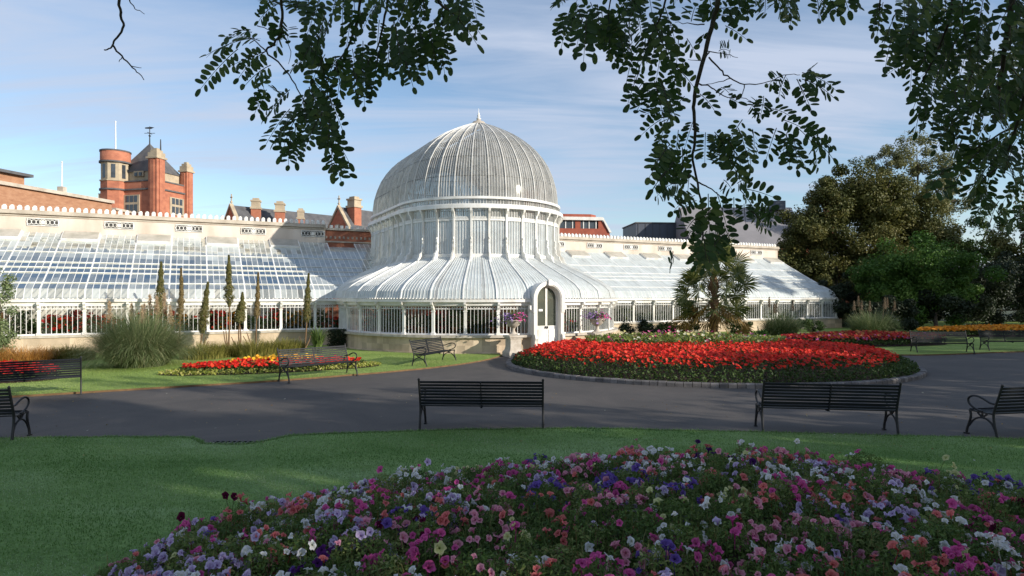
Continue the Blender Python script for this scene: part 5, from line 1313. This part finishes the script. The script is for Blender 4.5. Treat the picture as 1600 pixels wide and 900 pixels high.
for x0, x1 in ((-29.5, -8.0), (8.0, 29.5)):
    c0, c1 = GW(x0, YF + .9), GW(x1, YF + .9); mb.beam((*c0[:2], .50), (*c1[:2], .50), 1.0, .06)
    for q in np.linspace(.02, .98, 16): m_ = c0 + (c1 - c0) * q; mb.box((m_[0], m_[1], .25), (.08, .8, .46), GH_RZ)
st = mb.build('staging', M['hatch']); tag(st, 'plant staging benches behind the wing windows', 'staging')
for k, (x, y) in enumerate(((-1.6, -6.1), (-2.0, -5.95), (1.5, -6.15), (-7.4, YF + .6), (-4.6, -4.7), (-3.4, -5.3))):
    w = GW(x, y); nm = ('left of the door', 'farther left of the door', 'right of the door', 'in the last window of the left wing', 'in the third rotunda window', 'in the fourth rotunda window')[k]
    o = thing('flower_pot', 'terracotta flower pot on the window ledge ' + nm, 'pot', (w[0], w[1], .80), 0, 'terracotta pots behind the windows')
    mb = MB(); mb.lathe([(.10, 0), (.15, .24), (.165, .24), (.165, .30), (.14, .30), (.13, .26), (.01, .25)], n=14); mb.build('pot', M['terracotta'], o)
    mb = MB(); mb.box((0, 0, -.40), (.3, .3, .8)); mb.build('stand', M['hatch'], o)
# ------------------------------------------------------------------ trees at the right
def at(pxx, Y): return ((pxx - 800) / 1000 * Y, Y, 0)
tree('broad_tree', 'big dense olive brown tree rising behind the right end of the glasshouse', 'tree', at(1345, 57),
     [(0, 0, 10.6, 4.0, 3.6, 3.9), (-3.9, 0, 8.4, 3.6, 3.2, 3.4), (3.4, .3, 9.6, 3.0, 3.0, 3.4), (.4, -.6, 5.4, 5.0, 3.6, 3.2), (-5.2, -.3, 5.0, 2.8, 2.6, 3.2), (-3.6, -1, 3.0, 3.0, 2.4, 2.6), (5.6, 0, 7.6, 2.6, 2.6, 3.0), (-2.4, 0, 11.0, 2.2, 2.2, 2.2), (4.2, 0, 5.4, 3.0, 3, 3)], 5, .42, 165000, .22, M['leaf_olive'], clumps=44, spread=.30, shell=.2)
tree('airy_tree', 'tall thin airy pale leaved tree behind the dense olive tree', 'tree', at(1432, 66),
     [(0, 0, 17.0, 2.6, 2.2, 2.4), (-3.2, 0, 16.4, 2.0, 1.8, 1.4), (2.6, 0, 15.0, 2.2, 2, 1.8), (-1.6, 0, 13.2, 2.4, 2, 1.7), (1.2, 0, 11.0, 2.6, 2, 2.2), (-4.1, 0, 14.2, 1.3, 1.2, .9), (4.2, 0, 12.4, 2.0, 1.8, 1.6)], 9, .28, 22000, .22, M['leaf_pale'], clumps=22, spread=.32)
tree('rounded_tree', 'rounded mid green tree in front of the dense olive tree', 'tree', at(1425, 47),
     [(0, 0, 4.4, 3.6, 3.0, 2.5), (3.0, 0, 3.6, 2.8, 2.4, 2.4), (-1.6, 0, 3.6, 2.4, 2.2, 2.2), (-1.9, -.2, 2.6, 2.2, 2.0, 2.0), (.6, -.4, 1.8, 3.4, 2.4, 1.6)], 2, .22, 52000, .18, M['leaf_fresh'], clumps=28, spread=.30, shell=.3)
tree('dark_yew', 'low dark shrub mass hugging the end of the right wing', 'tree', at(1318, 49), [(0, 0, 2.2, 1.7, 1.6, 2.2), (-.5, 0, 3.6, 1.2, 1.2, 1.2), (1.5, 0, 1.6, 1.5, 1.4, 1.6)], 1, .16, 9000, .19, M['leaf_dark'])
for k, (pxx, Y, lob, lab, mt) in enumerate((
        (1500, 50, [(0, 0, 2.4, 3, 2.4, 2.5), (2, 0, 3.6, 2.4, 2, 2)], 'dark evergreen bush right of the rounded mid green tree', 'leaf_dark'),
        (1562, 52, [(0, 0, 2.6, 3, 2.4, 2.6), (1.5, 0, 4.2, 2.2, 2, 1.8)], 'dark evergreen bush behind the orange flower strip', 'leaf_dark'),
        (1640, 53, [(0, 0, 3.0, 3.4, 2.6, 3.0), (-1, 0, 5, 2.2, 2, 2)], 'dark evergreen bush cut by the right edge', 'leaf_dark'),
        (1385, 44, [(0, 0, 1.2, 2.2, 1.6, 1.3)], 'low dark bush behind the dark red flower strip', 'leaf_dark'),
        (1462, 45, [(0, 0, 1.3, 2.6, 1.8, 1.4)], 'low dark bush under the rounded green tree', 'leaf_dark'))):
    tree('evergreen_bush', lab, 'bush', at(pxx, Y), lob, 1, .15, 8000, .20, M[mt], 'dark bushes at the right')
for k, (pxx, Y, lob, lab, mt, n) in enumerate((
        (1525, 64, [(0, 0, 8.2, 2.8, 2.4, 2.2), (1.6, 0, 10.2, 2.0, 2, 1.6), (-2, 0, 6.4, 2.2, 2, 1.8), (1.0, 0, 6.0, 2.6, 2, 1.8)], 'thin blue green tree with sky showing through right of the olive tree', 'leaf_mid', 7000),
        (1600, 58, [(0, 0, 7.2, 2.8, 2.4, 2.6), (-1.6, 0, 5.0, 2.2, 2, 1.8), (1.5, 0, 9.5, 2.6, 2.4, 2.6)], 'golden green tree behind the bushes at the right edge', 'leaf_olive', 9000))):
    tree('park_tree', lab, 'tree', at(pxx, Y), lob, 5, .25, n, .24, M[mt], None, clumps=14)
tree('evergreen_hedge', 'long dark evergreen hedge closing the garden behind the orange flower strip', 'hedge', (43, 60, 0), [(-7 + 2.8 * k, R.uniform(-.4, .4), 2.1 + R.uniform(-.2, .5), 2.2, 1.6, 2.5) for k in range(7)], 1.2, .2, 26000, .24, M['leaf_dark'], clumps=16, shell=.2)
tree('park_tree', 'tree line far behind the right bushes', 'tree', (68, 80, 0), [(0, 0, 5, 9, 4, 5), (-12, 0, 5, 7, 4, 5), (10, -6, 6, 8, 5, 6)], 4, .4, 14000, .5, M['leaf_dark'])

# tall park trees outside the frame on the right whose shade falls over the garden
def shade_tree(x, y, r, zc, rz, n, lab, lobn=6):
    lobes = [(0, 0, zc, r * .7, r * .7, rz * .8)]
    for k in range(lobn):
        a_ = k * 2 * PI / lobn + R.normal(0, .3); lobes.append((r * .6 * math.cos(a_), r * .6 * math.sin(a_), zc + R.uniform(-.55, .55) * rz, r * .5, r * .5, rz * .5))
    tree('beech_tree', lab, 'tree', (x, y, 0), lobes, zc, .45, n, .42, M['leaf_fresh'], 'tall park trees right of the view', clumps=13, spread=.36)
shade_tree(22, -4.2, 4.6, 8.8, 5.2, 9000, 'tall park tree just outside the right edge nearest the camera')
shade_tree(25, -.3, 4.2, 8.2, 4.6, 4600, 'thin crowned tall park tree outside the right edge that dapples the path')
shade_tree(28.5, 3.4, 3.6, 4.6, 2.6, 6000, 'low round park tree outside the right edge beyond the cut off bench')
shade_tree(29, 10.5, 6.6, 5.0, 3.2, 11000, 'wide low park tree outside the right edge beside the big flower bed')
shade_tree(40, 22, 6.4, 9.0, 5.6, 9000, 'tall park tree outside the right edge beyond the farthest bench')
shade_tree(35.5, 15.5, 4.6, 5.6, 3.6, 8000, 'low spreading park tree outside the right edge between two taller ones')
shade_tree(47, 30, 4.6, 6.4, 3.8, 8000, 'low spreading park tree outside the right edge near the orange flower strip')
shade_tree(51, 36, 6.2, 10.5, 6.0, 9000, 'tall park tree outside the right edge behind the dark bushes')
shade_tree(58, 47, 7.0, 10.0, 6.5, 9000, 'tallest park tree outside the right edge beside the olive brown tree')
CROWN_LOBES = [(0, -.5, 8.5, 4.2, 3.2, 3.0), (-3.5, -1.0, 8.2, 3.2, 2.6, 2.4), (3.5, 0, 8.0, 3.4, 3, 2.6), (7.2, .5, 7.4, 3.2, 3, 2.8), (0, -3.5, 7.6, 4, 3, 2.8), (5, -3.5, 7.8, 3.6, 3, 3), (10, -1, 6.8, 3, 3, 2.8), (2, 1.2, 9.2, 4, 2.4, 2.2)]
# ------------------------------------------------------------------ the robinia overhead: trunk beside the camera, twigs hanging into view
rb_ = thing('robinia_tree', 'robinia tree whose dark leafy twigs hang into the top of the view', 'tree', (4.6, -2.6, 0))
RO_ = np.array((4.6, -2.6, 0))
mb = MB(); tr = smooth_line([(0, 0, 0), (.05, .1, 1.5), (-.1, .2, 3.2), (0, .5, 5.2), (-.2, .8, 7.5)], 5); mb.tube(tr, np.linspace(.42, .18, len(tr)), 10); mb.build('trunk', M['bark'], rb_)
mb = MB(); crown(mb, CROWN_LOBES, 15000, .34, 13, .34); mb.build('crown', M['leaf_robinia'], rb_)

def wp(x, y, d): return px(x, y, d) - RO_
def pinnate(mb, base, tip, droop=.12, size=None, roll=None):
    """one compound leaf: midrib with paired oval leaflets and one at the end"""
    base = np.array(base); tip = np.array(tip); L = np.linalg.norm(tip - base); t = np.linspace(0, 1, 7)[:, None]
    mid = base + (tip - base) * t + np.array((0, 0, droop * L)) * (t * (1 - t) * 1.6) + np.array((0, R.normal(0, .12) * L, 0)) * (t * (1 - t))
    mb.tube(mid, np.linspace(.0022, .001, 7), 3, 1)
    u = (tip - base) / L
    face = np.array((R.normal(0, .35), -1, R.normal(0.2, .35))) if roll is None else roll
    side = np.cross(u, face); side /= np.linalg.norm(side); nrm = np.cross(side, u)
    ll = (size or R.uniform(.034, .047)); npair = max(3, int(L * .94 / (ll * .60)))
    V = []; F = []; rn = []
    def leaflet(c, d, l, w, n_):
        d = d / np.linalg.norm(d); s_ = np.cross(d, n_); s_ /= np.linalg.norm(s_); i = len(V)
        prof = [(0, 0), (.10, .50), (.30, .92), (.55, 1.0), (.80, .84), (.94, .50), (1, .0)]
        up = np.cross(s_, d)
        pts = [c + d * l * a + s_ * w * b * .5 + up * w * .10 * b for a, b in prof] + [c + d * l * a - s_ * w * b * .5 + up * w * .10 * b for a, b in prof[-2:0:-1]]
        V.extend(pts); F.append([i + k for k in range(len(pts))])
        return len(pts)
    k0 = R.random()
    for q in range(npair + 1):
        f = .10 + .88 * q / npair; c = np.array([np.interp(f, t[:, 0], mid[:, k]) for k in range(3)])
        sc = (.78 + .3 * math.sin(f * PI)) * R.uniform(.85, 1.1)
        if q == npair: leaflet(c, u + unit(1)[0] * .15, ll * 1.0, ll * .52, nrm + unit(1)[0] * .2); rn.append(R.random())
        else:
            for s_ in (-1, 1):
                if R.random() < .06: continue
                d = side * s_ + u * R.uniform(.15, .55) + nrm * R.normal(0, .22) + np.array((0, 0, -.15))
                n_ = nrm + unit(1)[0] * .35
                leaflet(c + side * s_ * .004, d, ll * sc, ll * .50 * sc, n_); rn.append(R.random())
    mb.add(V, np.array(F), 0, np.array(rn) * .6 + k0 * .4)
def twig(mb, pts, d, r0, r1):
    P = [wp(x, y, dd) for (x, y), dd in zip(pts, np.broadcast_to(d, (len(pts),)) if np.ndim(d) == 0 or len(np.atleast_1d(d)) == 1 else np.linspace(d[0], d[1], len(pts)))]
    P = smooth_line(P, 4); P[1:-1] += R.normal(0, .0016, P[1:-1].shape); mb.tube(P, np.linspace(r0, r1, len(P)), 6)
def pip(poly, n):
    poly = np.array(poly, float); o = []
    lo, hi = poly.min(0), poly.max(0)
    while len(o) < n:
        q = R.uniform(lo, hi, (64, 2)); o += q[inside(poly, q)].tolist()
    return o[:n]
def branch(label, twigs, strokes, s, org, depth, fills):
    b = MB(); 
    for pts, r0, r1, sc in twigs:
        pts = [(x * s + org[0], y * s + org[1]) for x, y in pts] if sc else pts
        twig(b, pts, depth, r0, r1)
    o = b.build('branch', M['twig'], rb_); o['label'] = label
    lm = MB(); d0, d1 = depth
    for (a, b_) in strokes:
        dd = R.uniform(d0, d1); dt = dd + R.normal(0, .10); p0 = (a[0] * s + org[0], a[1] * s + org[1]); p1 = (b_[0] * s + org[0], b_[1] * s + org[1])
        pinnate(lm, wp(*p0, dd), wp(*p1, dt))
    for poly, n, l0, l1, ang, dspread in fills:
        for x, y in pip(poly, n):
            dd = R.uniform(d0 - .1, d1 + dspread); l = R.uniform(l0, l1); t = math.radians(ang + R.normal(0, 24))
            pinnate(lm, wp(x, y, dd), wp(x + l * math.cos(t), y + l * math.sin(t), dd + R.normal(0, .12)))
    lm.build('leaves', [M['leaf_robinia'], M['twig']], o)
# bare twig at the upper left
b = MB(); twig(b, [(190, -40), (186, 0), (190, 25), (192, 45), (180, 62), (173, 75), (163, 78)], (2.5, 2.6), .006, .0025)
twig(b, [(176, 70), (190, 88), (205, 103), (214, 112), (225, 125)], (2.6, 2.65), .004, .0015); twig(b, [(205, 103), (221, 106)], (2.6, 2.6), .002, .001); twig(b, [(190, 90), (186, 97)], (2.6, 2.6), .002, .001)
twig(b, [(196, -30), (203, 0), (212, 14), (226, 22)], (2.5, 2.5), .003, .001); o = b.build('branch', M['twig'], rb_); o['label'] = 'bare twig at the upper left'
# cluster over the middle left
S1 = [((720,150),(590,135)),((700,140),(520,205)),((640,180),(500,330)),((740,190),(600,250)),((740,190),(640,290)),((760,240),(665,315)),((690,120),(640,110)),((780,20),(715,80)),((800,20),(730,5)),((830,0),(870,50)),((850,0),(900,60)),((800,60),(780,190)),((810,100),(825,150)),
 ((720,260),(735,330)),((745,330),(700,420)),((700,350),(725,415)),((790,380),(735,440)),((830,400),(740,535)),((840,430),(770,530)),((850,440),(800,575)),((840,480),(825,610)),((850,460),(855,600)),((890,400),(895,500)),((870,430),(915,460)),((800,350),(770,330)),((830,330),(770,390)),
 ((900,320),(945,430)),((950,350),(960,450)),((960,330),(1025,480)),((950,400),(940,500)),((985,470),(985,640)),((990,500),(1050,600)),((985,560),(1020,670)),((975,440),(970,540)),((960,440),(1010,560)),((985,600),(1050,640)),
 ((900,240),(890,150)),((930,160),(885,240)),((960,200),(900,330)),((1000,220),(970,300)),((1020,240),(1005,360)),((1030,200),(960,300)),((920,300),(1000,400)),((900,330),(985,450)),
 ((1060,180),(1075,280)),((1100,220),(1105,395)),((1080,230),(1130,330)),((1150,180),(1160,290)),((1130,200),(1200,270)),((1070,260),(1085,370)),
 ((1220,120),(1245,290)),((1230,160),(1285,325)),((1240,140),(1310,295)),((1310,120),(1340,260)),((1290,90),(1300,280)),((1340,100),(1365,220)),((1370,110),(1400,275)),((1390,120),(1420,250)),((1360,70),(1380,250)),
 ((1380,40),(1450,130)),((1420,40),(1520,165)),((1400,20),(1480,140)),((1440,30),(1535,130)),((1380,50),(1400,160)),((1400,30),(1500,100)),((1400,40),(1440,120)),((1390,20),(1460,100)),
 ((900,0),(890,90)),((940,0),(920,90)),((1000,0),(985,60)),((880,-20),(850,40)),((960,20),(900,80)),((1300,-10),(1330,60)),((1200,0),(1330,40)),((760,-20),(740,70))]
branch('hanging leafy branch left of the dome', [([(800,-60),(800,20),(800,110),(770,160),(745,190),(800,240),(850,310),(880,370),(895,400)], .006, .002, 1), ([(800,110),(835,190),(825,235)], .002, .001, 1), ([(745,190),(700,150),(650,130)], .003, .001, 1), ([(710,95),(760,108),(800,110)], .002, .001, 1), ([(880,370),(930,430),(975,500),(1000,560)], .003, .001, 1),
 ([(1340,-60),(1370,-10),(1390,20),(1450,60)], .010, .004, 1), ([(1310,-20),(1330,30),(1320,70),(1280,110)], .003, .001, 1), ([(1100,-60),(1080,60),(1040,180),(960,300),(900,360)], .006, .002, 1), ([(1200,-60),(1180,60),(1150,180),(1110,240)], .006, .002, 1)],
 S1, .425, (100, 0), (2.45, 2.95), [([(480,10),(620,-20),(640,70),(590,95),(510,130),(475,110)], 22, 45, 80, 98, .25), ([(440,150),(520,120),(530,190),(480,200)], 8, 40, 65, 95, .2), ([(430,-30),(740,-50),(740,0),(430,10)], 14, 45, 80, 95, .2)])
# cluster right of the dome, hanging down to the palm
S2 = [((130,10),(85,15)),((150,50),(110,230)),((130,60),(90,190)),((230,80),(215,295)),((220,60),(180,240)),((250,100),(265,250)),((330,60),(340,255)),((350,80),(365,240)),((300,40),(315,200)),((280,20),(290,190)),((400,30),(420,240)),((430,60),(430,250)),((190,20),(150,150)),
 ((440,200),(400,310)),((450,250),(415,390)),((480,330),(420,500)),((500,380),(430,490)),((540,420),(520,500)),((560,380),(465,520)),((590,520),(500,540)),((580,560),(485,635)),((620,540),(560,710)),((600,640),(560,760)),((640,760),(540,890)),((620,700),(570,820)),
 ((690,280),(640,380)),((700,180),(740,250)),((640,120),(560,130)),((720,100),(740,30)),((820,30),(800,60)),((850,40),(995,50)),((860,70),(930,80)),((880,120),(980,185)),((850,240),(900,240)),((780,160),(770,180)),((760,440),(830,520)),((860,410),(900,440)),((900,460),(940,480)),
 ((1140,360),(1080,400)),((1165,350),(1130,460)),((1240,340),(1400,425)),((1240,370),(1390,460)),((1215,370),(1260,490)),((1230,400),(1285,520)),((1250,350),(1285,320)),((1080,500),(1010,490)),((1060,450),(1040,560)),((1100,510),(1190,550)),((1000,490),(1050,540)),
 ((1150,560),(1330,650)),((1220,600),(1280,660)),((1280,640),(1380,690)),((1290,660),(1385,745)),((1290,680),(1310,790)),((1200,640),(1220,800)),((1170,620),(1150,720)),((1190,680),(1180,780)),((1120,600),(1070,750)),((960,560),(870,720)),((940,600),(990,770)),((920,700),(930,800)),((880,640),(870,780)),((990,700),(1000,780)),
 ((1060,-20),(1065,70)),((1120,-20),(1160,75)),((1190,-20),(1185,120)),((1200,0),(1215,75)),((1030,-20),(1020,10)),((1310,-10),(1320,90)),((1360,-20),(1420,75)),((1330,0),(1370,70)),((1440,-10),(1460,50)),((1480,-20),(1490,40))]
S2b = [((300,200),(240,290)),((340,300),(215,445)),((430,330),(390,430)),((470,470),(340,570)),((480,500),(380,560)),((550,460),(560,700)),((600,450),(690,780)),((560,560),(500,650)),((640,640),(690,770)),((740,440),(900,680)),((760,430),(930,480)),((830,540),(930,630)),((840,500),(940,590)),((720,400),(790,380)),((700,480),(700,600)),((760,520),(770,640)),((800,560),(880,670)),
 ((520,620),(460,720)),((540,680),(480,860)),((580,700),(600,860)),((450,680),(420,740)),((620,760),(600,850)),((560,760),(520,900)),((500,760),(470,880)),((550,800),(560,920)),((600,680),(640,790)),((345,820),(325,895)),((480,600),(410,690)),((640,380),(690,440)),((440,340),(430,460)),((510,560),(560,640))]
s2_ = S2 + [(((a[0]*.2667+120)*3, (a[1]*.2667+180)*3), ((b_[0]*.2667+120)*3, (b_[1]*.2667+180)*3)) for a, b_ in S2b]
T2_ = [([(1128,-60),(1122,0),(1115,30),(1102,85),(1088,140),(1084,175),(1086,215),(1082,250),(1092,300),(1100,340),(1096,395)], .011, .003, 0), ([(1108,90),(1125,108),(1142,122),(1163,132),(1200,128),(1230,116),(1250,117)], .0035, .0012, 0), ([(1163,132),(1158,150),(1140,163)], .002, .001, 0),
 ([(1090,130),(1112,136),(1130,150),(1160,153),(1176,160)], .003, .001, 0), ([(1142,122),(1118,130),(1095,134)], .002, .001, 0), ([(1108,82),(1096,95),(1075,93)], .003, .001, 0), ([(1100,38),(1080,38),(1055,35)], .003, .001, 0), ([(1106,80),(1135,84),(1153,90)], .002, .001, 0), ([(1092,285),(1112,296),(1130,315),(1125,345)], .003, .001, 0), ([(960,-40),(950,20),(935,70)], .004, .001, 0), ([(1050,-40),(1030,30),(1000,90),(990,130)], .005, .001, 0)]
branch('long leafy branch hanging right of the dome down to the palm', T2_, s2_, 1 / 3, (840, 0), (2.4, 2.9),
 [([(885,-10),(1030,-20),(1060,60),(1060,130),(1010,140),(985,60),(900,30)], 26, 42, 78, 96, .25), ([(1055,150),(1090,150),(1095,300),(1060,285),(1035,240),(1045,190)], 9, 40, 75, 105, .2), ([(1095,190),(1200,185),(1245,205),(1180,235),(1110,260)], 7, 35, 70, 85, .2), ([(1075,290),(1125,330),(1140,380),(1090,400),(1068,340)], 4, 30, 60, 95, .2), ([(870,-50),(1300,-50),(1300,-25),(870,-20)], 20, 40, 70, 90, .2)])
# thick curtain of leaves at the upper right
S3 = [((400,20),(375,150)),((420,10),(390,170)),((480,60),(420,215)),((480,130),(430,320)),((490,150),(505,320)),((560,100),(545,440)),((540,120),(520,330)),((620,200),(620,350)),((660,220),(620,300)),((600,400),(560,510)),((640,400),(590,500)),((600,480),(570,620)),((620,520),(600,600)),((700,560),(690,650)),((740,560),(710,690)),((760,600),(770,720)),((880,700),(760,850)),((940,760),(880,830))]
branch('dense curtain of leafy twigs at the upper right', [([(1500,-60),(1480,40),(1440,130),(1425,150)], .006, .002, 0), ([(1590,-60),(1570,80),(1560,160),(1575,195)], .012, .003, 0), ([(1620,60),(1590,190),(1560,260),(1500,300)], .008, .002, 0), ([(1560,160),(1530,165),(1510,190)], .003, .001, 0), ([(1380,-50),(1375,10),(1372,40)], .004, .002, 0), ([(1580,200),(1520,235),(1460,275)], .004, .001, 0)],
 S3, 1 / 3, (1240, 0), (2.4, 3.0), [([(1395,-30),(1640,-30),(1640,130),(1510,140),(1450,100),(1420,40)], 98, 40, 78, 110, .4), ([(1450,100),(1640,130),(1640,270),(1540,240),(1470,180)], 62, 32, 60, 115, .7), ([(1510,230),(1640,260),(1640,350),(1540,320)], 18, 28, 52, 115, .7), ([(1480,200),(1540,230),(1500,290),(1470,290)], 10, 26, 45, 120, .7)])
